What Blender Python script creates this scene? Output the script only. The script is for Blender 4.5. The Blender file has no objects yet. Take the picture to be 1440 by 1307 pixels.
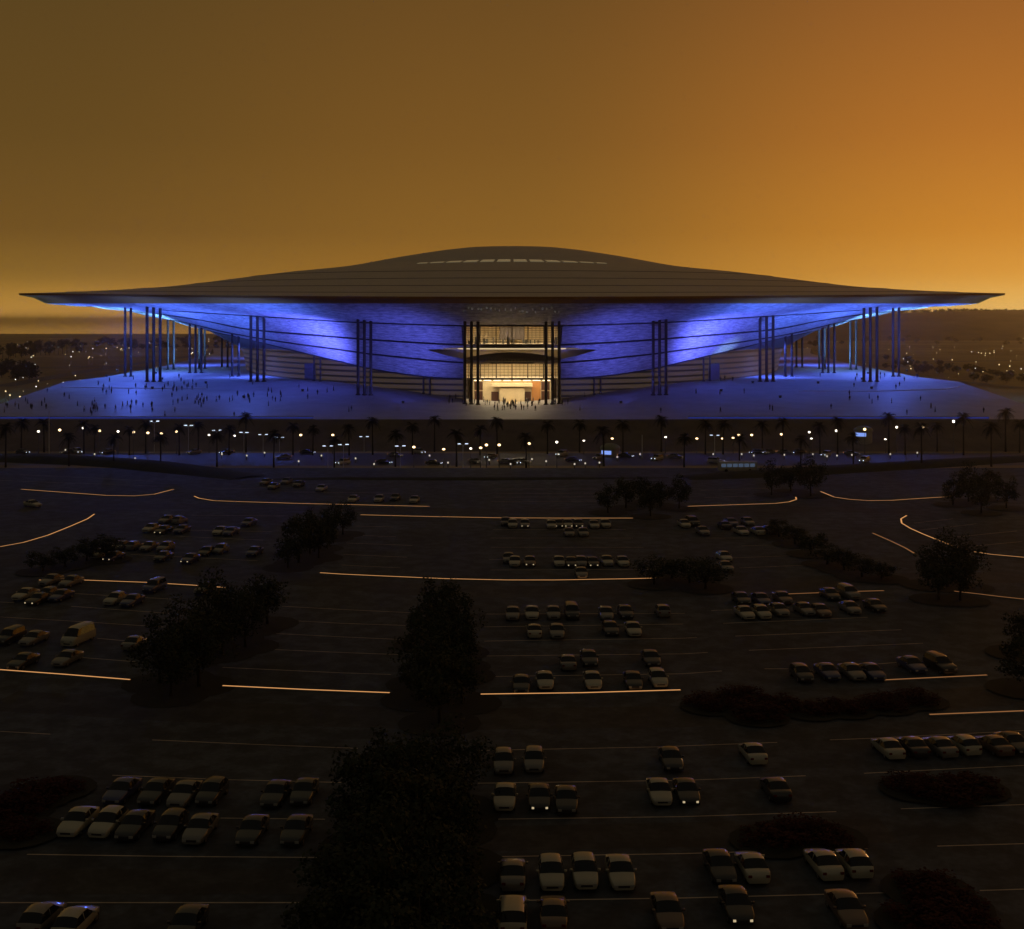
import bpy, bmesh, math, random
from mathutils import Vector, Matrix
random.seed(11)
scene = bpy.context.scene
COL = scene.collection
PI = math.pi
R = math.radians
# ------------------------------------------------------------------ camera
W, H, F, HY, CX, HC = 1440.0, 1307.0, 1800.0, 450.0, 720.0, 44.0
cam_d = bpy.data.cameras.new('camera'); cam = bpy.data.objects.new('camera', cam_d); COL.objects.link(cam)
cam.location = (0, 0, HC); cam.rotation_euler = (PI/2, 0, 0)
cam_d.sensor_fit = 'HORIZONTAL'; cam_d.sensor_width = 36.0; cam_d.lens = 36.0*F/W
cam_d.shift_y = -(H/2-HY)/W
cam_d.clip_start = 1; cam_d.clip_end = 120000
scene.camera = cam
scene.view_settings.view_transform = 'Standard'; scene.view_settings.look = 'None'
scene.view_settings.exposure = 0; scene.view_settings.gamma = 1
scene.view_settings.use_curve_mapping = False
cy = scene.cycles
cy.use_denoising = True
try: cy.denoiser = 'OPENIMAGEDENOISE'
except Exception: pass
cy.max_bounces = 6; cy.diffuse_bounces = 3; cy.glossy_bounces = 2; cy.transmission_bounces = 2
cy.transparent_max_bounces = 12; cy.volume_bounces = 2
cy.sample_clamp_indirect = 4.0; cy.caustics_reflective = False; cy.caustics_refractive = False

def gp(x, y, z=0.0):                      # where the line of sight through (x, y) meets the level z
    Y = (HC-z)*F/(y-HY)
    return Vector(((x-CX)/F*Y, Y, z))
def lerp(a, b, t): return a+(b-a)*t
def interp(tab, x):
    if x <= tab[0][0]: return tab[0][1]
    for (x0, y0), (x1, y1) in zip(tab, tab[1:]):
        if x <= x1: return lerp(y0, y1, (x-x0)/(x1-x0))
    return tab[-1][1]
def smooth(tab, x):                        # monotone-ish cubic through the table
    n = len(tab)
    if x <= tab[0][0]: return tab[0][1]
    if x >= tab[-1][0]: return tab[-1][1]
    for i in range(n-1):
        if x <= tab[i+1][0]: break
    x0, y0 = tab[i]; x1, y1 = tab[i+1]
    def slope(k):
        if k == 0: return (tab[1][1]-tab[0][1])/(tab[1][0]-tab[0][0])
        if k == n-1: return (tab[-1][1]-tab[-2][1])/(tab[-1][0]-tab[-2][0])
        return (tab[k+1][1]-tab[k-1][1])/(tab[k+1][0]-tab[k-1][0])
    h = x1-x0; t = (x-x0)/h; m0 = slope(i)*h; m1 = slope(i+1)*h
    return (2*t**3-3*t**2+1)*y0+(t**3-2*t**2+t)*m0+(-2*t**3+3*t**2)*y1+(t**3-t**2)*m1
# ------------------------------------------------------------------ materials
MATS = {}
def mat(name, col, rough=0.6, metal=0.0, var=0.0, scale=1.0, stretch=None, emit=None, es=0.0, bump=0.0, bscale=None, spec=0.5):
    if name in MATS: return MATS[name]
    m = bpy.data.materials.new(name); m.use_nodes = True; nt = m.node_tree
    b = nt.nodes['Principled BSDF']
    b.inputs['Base Color'].default_value = (*col, 1); b.inputs['Roughness'].default_value = rough
    b.inputs['Metallic'].default_value = metal; b.inputs['Specular IOR Level'].default_value = spec
    if emit:
        b.inputs['Emission Color'].default_value = (*emit, 1); b.inputs['Emission Strength'].default_value = es
    if var or bump:
        tc = nt.nodes.new('ShaderNodeTexCoord'); mp = nt.nodes.new('ShaderNodeMapping')
        nt.links.new(tc.outputs['Object'], mp.inputs['Vector'])
        if stretch: mp.inputs['Scale'].default_value = stretch
        nz = nt.nodes.new('ShaderNodeTexNoise'); nz.inputs['Scale'].default_value = scale
        nz.inputs['Detail'].default_value = 6; nz.inputs['Roughness'].default_value = 0.65
        nt.links.new(mp.outputs['Vector'], nz.inputs['Vector'])
        if var:
            rp = nt.nodes.new('ShaderNodeValToRGB'); e = rp.color_ramp.elements
            e[0].position = 0.3; e[1].position = 0.7
            e[0].color = (*[max(0, c*(1-var)) for c in col], 1); e[1].color = (*[min(1, c*(1+var)) for c in col], 1)
            nt.links.new(nz.outputs['Fac'], rp.inputs['Fac']); nt.links.new(rp.outputs['Color'], b.inputs['Base Color'])
        if bump:
            bp = nt.nodes.new('ShaderNodeBump'); bp.inputs['Strength'].default_value = bump
            src = nz
            if bscale:
                src = nt.nodes.new('ShaderNodeTexNoise'); src.inputs['Scale'].default_value = bscale
                src.inputs['Detail'].default_value = 4
                nt.links.new(mp.outputs['Vector'], src.inputs['Vector'])
            nt.links.new(src.outputs['Fac'], bp.inputs['Height']); nt.links.new(bp.outputs['Normal'], b.inputs['Normal'])
    MATS[name] = m
    return m
def emis(name, col, s):
    if name in MATS: return MATS[name]
    m = bpy.data.materials.new(name); m.use_nodes = True; nt = m.node_tree
    nt.nodes.remove(nt.nodes['Principled BSDF']); e = nt.nodes.new('ShaderNodeEmission')
    e.inputs['Color'].default_value = (*col, 1); e.inputs['Strength'].default_value = s
    nt.links.new(e.outputs[0], nt.nodes['Material Output'].inputs['Surface'])
    MATS[name] = m; return m
def glass(name, tint, clear):
    m = bpy.data.materials.new(name); m.use_nodes = True; nt = m.node_tree
    b = nt.nodes['Principled BSDF']; b.inputs['Base Color'].default_value = (*tint, 1); b.inputs['Roughness'].default_value = 0.08
    t = nt.nodes.new('ShaderNodeBsdfTransparent'); x = nt.nodes.new('ShaderNodeMixShader'); x.inputs[0].default_value = clear
    nt.links.new(b.outputs[0], x.inputs[1]); nt.links.new(t.outputs[0], x.inputs[2])
    nt.links.new(x.outputs[0], nt.nodes['Material Output'].inputs['Surface'])
    return m

M_asphalt = mat('asphalt', (.052, .065, .086), .85, var=.5, scale=.045, bump=.15, bscale=3)
M_lane = mat('lane_asphalt', (.036, .04, .046), .8, var=.3, scale=.1)
M_street = mat('street_asphalt', (.06, .055, .055), .6, var=.25, scale=.08)
M_earth = mat('dry_earth', (.27, .205, .085), .95, var=.55, scale=.004)
M_grass = mat('dark_grass', (.016, .02, .008), .95, var=.5, scale=.25, bump=.6, bscale=1.2)
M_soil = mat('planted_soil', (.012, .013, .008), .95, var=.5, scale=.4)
def patch_mat(m):
    nt = m.node_tree; b = nt.nodes['Principled BSDF']; src = b.inputs['Base Color'].links[0].from_socket
    tc = nt.nodes.new('ShaderNodeTexCoord')
    def nz(scale, lo, hi, plo, phi, kind='ShaderNodeTexNoise'):
        n = nt.nodes.new(kind); n.inputs['Scale'].default_value = scale; nt.links.new(tc.outputs['Object'], n.inputs['Vector'])
        r = nt.nodes.new('ShaderNodeMapRange'); r.inputs[1].default_value = plo; r.inputs[2].default_value = phi; r.inputs[3].default_value = lo; r.inputs[4].default_value = hi
        nt.links.new(n.outputs['Fac' if kind == 'ShaderNodeTexNoise' else 'Distance'], r.inputs[0]); return r.outputs[0]
    def mul(a, f):
        n = nt.nodes.new('ShaderNodeMix'); n.data_type = 'RGBA'; n.blend_type = 'MULTIPLY'; n.inputs[0].default_value = 1
        nt.links.new(a, n.inputs[6]); nt.links.new(f, n.inputs[7]); return n.outputs[2]
    c = mul(src, nz(.35, .55, 1.1, .42, .6)); c = mul(c, nz(1.6, .75, 1.1, .35, .65))
    nt.links.new(c, b.inputs['Base Color'])
patch_mat(M_asphalt); patch_mat(M_lane)
M_paint = mat('worn_line_paint', (.5, .42, .34), .7, var=.35, scale=.35)
M_paving = mat('pale_paving', (.36, .35, .36), .55, var=.16, scale=.12)
M_concrete = mat('concrete', (.3, .28, .25), .8, var=.2, scale=.5)
M_roof = mat('roof_metal', (.54, .5, .45), .55, var=.07, scale=.05)
M_seam = mat('dark_seam', (.025, .022, .03), .7)
M_fascia = mat('fascia_metal', (.3, .15, .03), .9, var=.1, scale=.1, spec=.05)
M_column = mat('steel_column', (.034, .026, .026), .5, metal=.0)
M_mullion = mat('bronze_mullion', (.05, .035, .025), .5)
M_cream = mat('cream_plaster', (.72, .6, .4), .8, var=.1, scale=.3)
M_door = mat('dark_door', (.08, .03, .02), .5)
M_orange = mat('orange_panel', (.55, .25, .08), .6)
M_slab = mat('floor_slab', (.4, .33, .24), .7)
M_pole = mat('lamp_pole_metal', (.12, .12, .12), .5, metal=.5)
M_poleW = mat('pale_pole_paint', (.5, .5, .52), .5)
M_bark = mat('bark', (.022, .016, .011), .9, var=.4, scale=3)
M_leafs = [mat('leaf_dark', (.042, .05, .03), .8, var=.4, scale=.5, spec=.08), mat('leaf_olive', (.05, .052, .028), .8, var=.4, scale=.5, spec=.08), mat('leaf_red', (.046, .013, .011), .8, var=.4, scale=.5, spec=.08), mat('leaf_far', (.05, .045, .02), .8, var=.4, scale=.1, spec=.1)]
M_palm = mat('palm_frond', (.012, .013, .008), .8, var=.4, scale=.8, spec=.1)
M_tyre = mat('tyre_rubber', (.012, .012, .012), .9)
M_rim = mat('wheel_rim', (.3, .3, .3), .35, metal=.8)
M_carglass = mat('car_glass', (.008, .009, .012), .07, spec=.4)
M_lens = mat('lamp_lens', (.35, .35, .33), .15)
M_tail = mat('tail_lens', (.12, .01, .008), .2)
M_headon = emis('headlight_lit', (1, .78, .45), .55)
M_headcool = emis('headlight_cool', (.75, .88, 1), 3.0)
M_tailon = emis('tail_lit', (1, .4, .15), 1.2)
M_kerbglow = emis('kerb_glow', (1, .46, .16), .78)  # added orange glow along the kerb tops
M_kerbglowlo = emis('kerb_glow_dim', (1, .42, .15), .3)
M_warm = emis('warm_globe', (1, .68, .33), 4.0)
M_white = emis('white_globe', (1, .9, .72), 4.0)
M_cool = emis('cool_head', (.7, .85, 1), 1.6)
M_blueled = emis('blue_led', (.1, .15, 1), .14)
M_ceil = emis('ceiling_lamp', (1, .78, .46), 5.2)
M_ceilhi = emis('hall_ceiling_lamp', (1, .8, .48), 15.0)
M_far = emis('far_lamp', (1, .74, .34), 1.8)
M_farw = emis('far_lamp_white', (1, .93, .8), 2.0)
M_kiosk = emis('kiosk_blue_light', (.25, .4, 1), .9)
M_glass = glass('clear_glazing', (.05, .05, .06), .8)
M_sky_glass = mat('skylight_glass', (.5, .5, .4), .2, emit=(1, .82, .45), es=.1)
CARC = {'cream': (.4, .39, .3), 'grey': (.17, .165, .15), 'dark': (.022, .022, .024), 'blue': (.03, .04, .14), 'brown': (.13, .085, .06)}
M_car = {k: mat('car_paint_'+k, v, .3, spec=.5, var=.06, scale=.8) for k, v in CARC.items()}
for m_ in M_car.values():
    b_ = m_.node_tree.nodes['Principled BSDF']; b_.inputs['Coat Weight'].default_value = .7; b_.inputs['Coat Roughness'].default_value = .08
CLOTH = {'dark': (.02, .02, .025), 'grey': (.12, .12, .14), 'pale': (.42, .4, .38)}
M_cloth = {k: mat('cloth_'+k, v, .9) for k, v in CLOTH.items()}

# blue-lit cladding: pale perforated metal with drawn-out mottling
def skin_mat():
    m = bpy.data.materials.new('pale_metal_cladding'); m.use_nodes = True; nt = m.node_tree; b = nt.nodes['Principled BSDF']
    uv = nt.nodes.new('ShaderNodeUVMap'); mp = nt.nodes.new('ShaderNodeMapping'); mp.inputs['Scale'].default_value = (.8, 4.2, 1)
    nt.links.new(uv.outputs[0], mp.inputs['Vector'])
    n1 = nt.nodes.new('ShaderNodeTexNoise'); n1.inputs['Scale'].default_value = .34; n1.inputs['Detail'].default_value = 8; n1.inputs['Roughness'].default_value = .75
    nt.links.new(mp.outputs[0], n1.inputs['Vector'])
    rp = nt.nodes.new('ShaderNodeValToRGB'); e = rp.color_ramp.elements
    e[0].position = .38; e[0].color = (.2, .2, .22, 1); e[1].position = .66; e[1].color = (.74, .74, .74, 1)
    nt.links.new(n1.outputs['Fac'], rp.inputs['Fac']); nt.links.new(rp.outputs[0], b.inputs['Base Color'])
    b.inputs['Roughness'].default_value = .55; b.inputs['Metallic'].default_value = 0.0
    bp = nt.nodes.new('ShaderNodeBump'); bp.inputs['Strength'].default_value = .12; bp.inputs['Distance'].default_value = .4
    nt.links.new(n1.outputs['Fac'], bp.inputs['Height']); nt.links.new(bp.outputs[0], b.inputs['Normal'])
    return m
M_skin = skin_mat()
def louvre_mat():
    m = bpy.data.materials.new('bronze_louvre_wall'); m.use_nodes = True; nt = m.node_tree; b = nt.nodes['Principled BSDF']
    g = nt.nodes.new('ShaderNodeNewGeometry'); s = nt.nodes.new('ShaderNodeSeparateXYZ'); nt.links.new(g.outputs['Position'], s.inputs[0])
    wv = nt.nodes.new('ShaderNodeMath'); wv.operation = 'FRACT'
    ml = nt.nodes.new('ShaderNodeMath'); ml.operation = 'MULTIPLY'; ml.inputs[1].default_value = .42
    nt.links.new(s.outputs['Z'], ml.inputs[0]); nt.links.new(ml.outputs[0], wv.inputs[0])
    rp = nt.nodes.new('ShaderNodeValToRGB'); e = rp.color_ramp.elements; rp.color_ramp.interpolation = 'CONSTANT'
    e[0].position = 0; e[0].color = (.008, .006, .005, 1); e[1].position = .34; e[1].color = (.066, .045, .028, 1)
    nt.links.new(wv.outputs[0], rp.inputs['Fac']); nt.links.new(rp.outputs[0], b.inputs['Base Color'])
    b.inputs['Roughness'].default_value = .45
    nt.links.new(rp.outputs[0], b.inputs['Emission Color']); b.inputs['Emission Strength'].default_value = .55   # faint emission added to warm the wall bands
    return m
M_louvre = louvre_mat()
# ------------------------------------------------------------------ mesh helper
class MB:
    def __init__(s): s.v = []; s.f = []; s.mi = []; s.uv = {}
    def add(s, vs, fs, mi=0):
        o = len(s.v); s.v += [tuple(v) for v in vs]
        for f in fs: s.f.append(tuple(o+i for i in f)); s.mi.append(mi)
        return o
    def box(s, x0, x1, y0, y1, z0, z1, mi=0):
        s.add([(x0, y0, z0), (x1, y0, z0), (x1, y1, z0), (x0, y1, z0), (x0, y0, z1), (x1, y0, z1), (x1, y1, z1), (x0, y1, z1)],
              [(0, 3, 2, 1), (4, 5, 6, 7), (0, 1, 5, 4), (1, 2, 6, 5), (2, 3, 7, 6), (3, 0, 4, 7)], mi)
    def tube(s, pts, rad, n=8, mi=0, cap=True):
        pts = [Vector(p) for p in pts]; rr = rad if isinstance(rad, (list, tuple)) else [rad]*len(pts)
        vs = []
        for i, p in enumerate(pts):
            d = (pts[min(i+1, len(pts)-1)]-pts[max(i-1, 0)]).normalized()
            a = d.cross(Vector((0, 0, 1)) if abs(d.z) < .95 else Vector((1, 0, 0))).normalized(); b = d.cross(a)
            for k in range(n):
                t = 2*PI*k/n; vs.append(p+(a*math.cos(t)+b*math.sin(t))*rr[i])
        fs = []
        for i in range(len(pts)-1):
            for k in range(n):
                fs.append((i*n+k, i*n+(k+1) % n, (i+1)*n+(k+1) % n, (i+1)*n+k))
        if cap: fs += [tuple(range(n))[::-1], tuple((len(pts)-1)*n+k for k in range(n))]
        s.add(vs, fs, mi)
    def lathe(s, prof, n=12, c=(0, 0, 0), mi=0):
        vs = []
        for (r, z) in prof:
            for k in range(n):
                t = 2*PI*k/n; vs.append((c[0]+r*math.cos(t), c[1]+r*math.sin(t), c[2]+z))
        fs = []
        for i in range(len(prof)-1):
            for k in range(n): fs.append((i*n+k, i*n+(k+1) % n, (i+1)*n+(k+1) % n, (i+1)*n+k))
        s.add(vs, fs, mi)
    def sphere(s, c, r, n=10, m=6, mi=0, sq=1.0):
        s.lathe([(max(.001, r*math.sin(PI*i/m)), -r*sq*math.cos(PI*i/m)) for i in range(m+1)], n, c, mi)
    def grid(s, fn, us, vs, mi=0, wrap=False):
        o = len(s.v); nu, nv = len(us), len(vs)
        for u in us:
            for v in vs: s.v.append(tuple(fn(u, v)))
        for i in range(nu-1 if not wrap else nu):
            for j in range(nv-1):
                a = o+i*nv+j; b = o+((i+1) % nu)*nv+j
                s.f.append((a, b, b+1, a+1)); s.mi.append(mi)
    def mesh(s, name, mats, smooth=False):
        me = bpy.data.meshes.new(name); me.from_pydata(s.v, [], s.f)
        for m in (mats if isinstance(mats, (list, tuple)) else [mats]): me.materials.append(m)
        me.polygons.foreach_set('material_index', s.mi)
        if smooth: me.polygons.foreach_set('use_smooth', [True]*len(s.f))
        me.update(); return me
    def build(s, name, mats, parent=None, smooth=False, origin=None, loc=None):
        if origin is None and parent is not None and 'origin' in parent: origin = parent['origin']
        if origin is not None:
            s.v = [(v[0]-origin[0], v[1]-origin[1], v[2]-origin[2]) for v in s.v]
        o = bpy.data.objects.new(name, s.mesh(name, mats, smooth)); COL.objects.link(o)
        if parent is not None: o.parent = parent
        if parent is None and origin is not None: o.location = origin
        if loc is not None: o.location = loc
        return o
def tag(o, label=None, cat=None, group=None, kind=None):
    if label: o['label'] = label
    if cat: o['category'] = cat
    if group: o['group'] = group
    if kind: o['kind'] = kind
    return o
def empty(name, loc, label=None, cat=None, group=None):
    o = bpy.data.objects.new(name, None); COL.objects.link(o); o.location = loc
    return tag(o, label, cat, group)
def struct(name, mb, mats, smooth=False):
    return tag(mb.build(name, mats, smooth=smooth), kind='structure')
def dup(o, parent=None, depth=0):
    c = o.copy(); COL.objects.link(c)
    if parent is not None: c.parent = parent
    for ch in o.children: dup(ch, c)
    return c
def place(proto, used, loc, rz=0, sc=None, label=None, cat=None, group=None):
    o = proto if proto not in used else dup(proto)
    used.add(proto)
    o.location = loc; o.rotation_euler = (0, 0, rz)
    if sc: o.scale = (sc, sc, sc) if not isinstance(sc, tuple) else sc
    return tag(o, label, cat, group)
USED = set()
def strip(mb, pts, w, z, mi=0):
    n = len(pts)
    L = []
    for i in range(n):
        a = Vector(pts[max(i-1, 0)]); b = Vector(pts[min(i+1, n-1)]); d = (b-a); d.z = 0; d.normalize()
        nrm = Vector((-d.y, d.x, 0)); p = Vector(pts[i]); L.append((p+nrm*w/2, p-nrm*w/2))
    vs = []
    for a, b in L: vs += [(a.x, a.y, a.z+z), (b.x, b.y, b.z+z)]
    mb.add(vs, [(2*i+1, 2*i+3, 2*i+2, 2*i) for i in range(n-1)], mi)
def poly(mb, pts, z, mi=0):
    mb.add([(p[0], p[1], z) for p in pts], [tuple(range(len(pts)))], mi)
# ------------------------------------------------------------------ world
world = bpy.data.worlds.new('World'); scene.world = world; world.use_nodes = True
nt = world.node_tree; bg = nt.nodes['Background']
def s2l(c): return tuple((v/255/12.92 if v/255 <= .04045 else ((v/255+.055)/1.055)**2.4) for v in c)
tc = nt.nodes.new('ShaderNodeTexCoord'); sp = nt.nodes.new('ShaderNodeSeparateXYZ'); nt.links.new(tc.outputs['Generated'], sp.inputs[0])
def mth(op, a, b=None):
    n = nt.nodes.new('ShaderNodeMath'); n.operation = op
    for i, q in enumerate((a, b)):
        if q is None: continue
        if isinstance(q, (int, float)): n.inputs[i].default_value = q
        else: nt.links.new(q, n.inputs[i])
    return n.outputs[0]
el = mth('DIVIDE', mth('ARCSINE', sp.outputs['Z']), PI/2)           # 0 at the horizon, 1 overhead
az = mth('ARCTAN2', sp.outputs['X'], sp.outputs['Y'])
def ramp(fac, stops):
    r = nt.nodes.new('ShaderNodeValToRGB'); e = r.color_ramp.elements
    while len(e) < len(stops): e.new(.5)
    for k, (p, c) in enumerate(stops): e[k].position = p; e[k].color = (*s2l(c), 1)
    nt.links.new(fac, r.inputs['Fac']); return r.outputs['Color']
def E(y): return math.degrees(math.atan((HY-y)/F))/90
SKY_L = [(0, (222, 166, 80)), (E(425), (186, 137, 58)), (E(390), (138, 102, 41)), (E(330), (114, 82, 34)), (E(200), (100, 73, 31)), (E(0), (90, 67, 31)), (.35, (66, 60, 44)), (1, (58, 56, 49))]
SKY_M = [(0, (232, 168, 72)), (E(425), (196, 139, 55)), (E(390), (156, 109, 42)), (E(330), (137, 96, 38)), (E(200), (123, 85, 35)), (E(0), (108, 75, 33)), (.35, (70, 60, 44)), (1, (58, 56, 49))]
SKY_R = [(0, (250, 208, 122)), (E(425), (234, 182, 92)), (E(390), (218, 152, 60)), (E(330), (202, 132, 45)), (E(200), (180, 112, 42)), (E(0), (150, 93, 41)), (.35, (76, 62, 44)), (1, (58, 56, 49))]
cl, cm, cr = ramp(el, SKY_L), ramp(el, SKY_M), ramp(el, SKY_R)
def mix(f, a, b):
    n = nt.nodes.new('ShaderNodeMix'); n.data_type = 'RGBA'; nt.links.new(f, n.inputs[0])
    nt.links.new(a, n.inputs[6]); nt.links.new(b, n.inputs[7]); return n.outputs[2]
def mrange(v, a, b):
    n = nt.nodes.new('ShaderNodeMapRange'); n.interpolation_type = 'SMOOTHSTEP'; n.inputs[1].default_value = a; n.inputs[2].default_value = b
    nt.links.new(v, n.inputs[0]); return n.outputs[0]
half = R(22)
c1 = mix(mrange(az, -half, 0.02), cl, cm)
c2 = mix(mrange(az, -0.02, half*1.05), c1, cr)
back = ramp(el, [(0, (64, 57, 46)), (1, (58, 56, 49))])
fb = mrange(mth('ABSOLUTE', mth('SUBTRACT', az, R(25))), R(40), R(125))
c3 = mix(fb, c2, back)
nt.links.new(c3, bg.inputs['Color']); bg.inputs['Strength'].default_value = 1.0
sun_d = bpy.data.lights.new('sun', 'SUN'); sun = bpy.data.objects.new('sun', sun_d); COL.objects.link(sun)
sun_d.energy = .05; sun_d.angle = R(3); sun_d.color = (1, .5, .18)
sd = Vector((math.sin(R(27))*math.cos(R(3)), math.cos(R(27))*math.cos(R(3)), math.sin(R(3))))
sun.rotation_euler = sd.to_track_quat('Z', 'Y').to_euler()
# ------------------------------------------------------------------ ground
g = MB(); g.grid(lambda u, v: (u, v, 0), [-40000, -8000, -3000, -1200, 0, 1200, 3000, 8000, 40000], [-300, 0, 400, 1200, 3000, 8000, 20000, 60000])
struct('ground', g, M_earth)
g = MB(); poly(g, [(-170, 60), (170, 60), (290, 380), (-290, 380)], .004); struct('parking_lot', g, M_asphalt)
# street between the car park and the plaza
g = MB(); g.grid(lambda u, v: (u, v+u*u*.00004, .008), [x*20-340 for x in range(35)], [386, 422]); struct('street', g, M_street)
# darker lanes that run between the bays
g = MB()
for pts, w in [([(0, 985), (250, 1000), (620, 1012), (950, 1008), (1250, 990), (1440, 975)], 7.5),
               ([(0, 790), (250, 800), (620, 832), (950, 832), (1200, 815), (1440, 812)], 9),
               ([(40, 1240), (440, 1240)], 4.5), ([(670, 1180), (1250, 1168)], 5.2), ([(0, 715), (250, 712), (700, 720), (1150, 716), (1300, 720)], 8)]:
    strip(g, [gp(*p) for p in pts], w, .010 + .004*len(g.f)/40)
struct('drive_lane', g, M_lane)
# fields and roads of the land beyond
g = MB()
def blob(mb, x, y, rx, ry, z, mi=0, n=22):
    c = gp(x, y); pts = []
    for k in range(n):
        t = 2*PI*k/n; q = 1+.12*math.sin(3*t+x)+.07*math.sin(5*t)
        pts.append(gp(x+rx*q*math.cos(t), y-ry*q*math.sin(t)))
    poly(mb, pts, z, mi)
blob(g, 1335, 526, 46, 11, .3); blob(g, 1195, 502, 40, 6, .32); blob(g, 115, 528, 60, 6, .3); blob(g, 60, 512, 60, 8, .34)
blob(g, 1400, 497, 60, 4, .3)
struct('pale_field', g, mat('pale_field_soil', (.2, .15, .055), .9, var=.25, scale=.02))
g = MB()
for pts, w in [([(0, 545), (120, 523), (220, 508), (300, 498)], 16), ([(0, 519), (140, 516), (260, 519)], 20), ([(1437, 547), (1330, 536), (1230, 520), (1100, 505)], 14), ([(1437, 508), (1300, 510), (1200, 508)], 18)]:
    strip(g, [gp(*p) for p in pts], w, .5 + .01*len(g.f))
struct('country_road', g, mat('country_road_asphalt', (.13, .105, .085), .8))
g = MB(); poly(g, [(-40000, 5200), (-9000, 4300), (-3000, 4050), (-1500, 3950), (-700, 4000), (-200, 4300), (2000, 9000), (12000, 61000), (-40000, 61000)], .6)
struct('water', g, mat('still_water', (.03, .025, .02), .03, spec=.9))
# low rise of ground on the right horizon
def hill(name, x0, x1, Y, prof, depth, m):
    mb = MB(); us = [lerp(x0, x1, i/60) for i in range(61)]
    vs = [0, .15, .35, .6, 1]
    def fn(x, t):
        h = prof(x)*math.sin(min(1, t*1.6)*PI/2)
        Yq = Y-depth*(1-t)
        return ((x-CX)/F*Y, Yq, h-1)
    mb.grid(fn, us, vs)
    return struct(name, mb, m, smooth=True)
def ph(x): return max(0, 44+F**-1*3600*interp([(600, -22), (1000, -12), (1150, 2), (1250, 10), (1340, 12.5), (1440, 11), (1700, 9)], x))
hill('hill', 600, 1700, 3600, ph, 900, mat('hill_scrub', (.15, .105, .045), .95, var=.4, scale=.01))

# plaza ------------------------------------------------------------
def zg(X, Y):
    s = min(17.0, 9+max(0, Y-450)*.0734)
    k = math.exp(-(X/36.0)**2) * max(0, min(1, (Y-450)/55.0))
    return s - k*max(0, s-10.0)
def plaza_half(Y): return interp([(450, 196), (560, 195), (600, 192), (750, 203), (1030, 240), (1220, 285)], Y)
YS = [450, 458, 466, 474, 482, 490, 498, 506, 514, 522, 530, 538, 546, 554, 559.1, 566, 580, 600, 650, 750, 900, 1030, 1220]
US = [-1, -.85, -.7, -.55, -.42, -.34, -.27, -.21, -.16, -.12, -.08, -.04, 0, .04, .08, .12, .16, .21, .27, .34, .42, .55, .7, .85, 1]
g = MB(); g.grid(lambda u, Y: (u*plaza_half(Y), Y, zg(u*plaza_half(Y), Y)), US, YS)
struct('plaza', g, M_paving, smooth=True)
g = MB()
g.grid(lambda t, Y: ((plaza_half(Y)+t*9), Y, lerp(zg(plaza_half(Y), Y), -.5, t)), [0, 1], YS)
g.grid(lambda t, Y: (-(plaza_half(Y)+t*9), Y, lerp(zg(plaza_half(Y), Y), -.5, t)), [0, 1], YS)
g.grid(lambda u, t: (u*(196+t*9), 450-t*24, lerp(9, -.5, t**.8)), US, [0, .2, .4, .6, .8, 1])
struct('embankment', g, mat('dry_slope_grass', (.12, .095, .075), .95, var=.25, scale=.15), smooth=True)
# grassy rises between street and car park
def berm(pts, h, w):
    mb = MB(); n = len(pts)
    P = [gp(*p) for p in pts]
    def fn(i, t):
        p = P[i]; a = P[max(0, i-1)]; b = P[min(n-1, i+1)]; d = (b-a).normalized(); nn = Vector((-d.y, d.x, 0))
        e = min(1, min(i, n-1-i)/2+.25)
        return (p.x+nn.x*w*(t-.5), p.y+nn.y*w*(t-.5), h*e*math.sin(PI*t)-.15)
    mb.grid(fn, list(range(n)), [0, .15, .3, .5, .7, .85, 1])
    return struct('grass_bank', mb, M_grass, smooth=True)
berm([(-60, 645), (0, 646), (60, 648), (130, 651), (190, 655), (240, 660), (300, 666), (350, 672)], 2.2, 16)
berm([(960, 672), (1040, 669), (1130, 665), (1230, 659), (1330, 653), (1440, 646), (1500, 642)], 1.8, 14)
berm([(370, 674), (480, 673), (600, 674), (700, 674), (800, 673), (940, 672)], .7, 7)
# ------------------------------------------------------------------ the arena
AX, AY, AZ = 0.0, 745.0, 17.0
arena = empty('arena', (AX, AY, AZ), 'vast saucer roofed arena glowing blue beneath its eaves on a raised plaza', 'arena')
arena['origin'] = (AX, AY, AZ)
def fold(a):
    a = abs(((a+180) % 360)-180)
    return a if a <= 90 else 180-a
RT = [  # radius of each cladding ring against the angle from the front (degrees)
    [(0, 255), (90, 255)],
    [(0, 236), (15, 233), (30, 216), (45, 222), (60, 228), (75, 235), (90, 237)],
    [(0, 233), (15, 228), (30, 209), (45, 205), (60, 208), (75, 214), (90, 216)],
    [(0, 230), (15, 223), (30, 203), (45, 192), (60, 190), (75, 192), (90, 193)],
    [(0, 227), (15, 219), (30, 198), (45, 180), (60, 174), (75, 173), (90, 173)]]
YT = [[(0, 427), (720, 427)],
      [(60, 428), (114, 429.5), (158, 431), (207, 433), (235, 436), (353, 444), (480, 452), (523, 454), (650, 458), (720, 458)],
      [(100, 430), (180, 437), (214, 440), (289, 451), (350, 463), (480, 474.5), (523, 478), (647, 485), (720, 485)],
      [(160, 436), (240, 450), (265, 454), (318, 467), (399, 481), (480, 492), (523, 498), (647, 510), (720, 510)],
      [(200, 445), (290, 464), (307, 468), (350, 477), (409, 492), (480, 509), (523, 519), (590, 529), (650, 533), (720, 533)]]
def ring(k, a):
    p = fold(a); r = smooth(RT[k], p); q = min(p, 75.0); rq = smooth(RT[k], q)
    X, Y = rq*math.sin(R(q)), AY-rq*math.cos(R(q))
    z = HC-(smooth(YT[k], CX-X/Y*F)-HY)/F*Y
    return r, z
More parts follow.
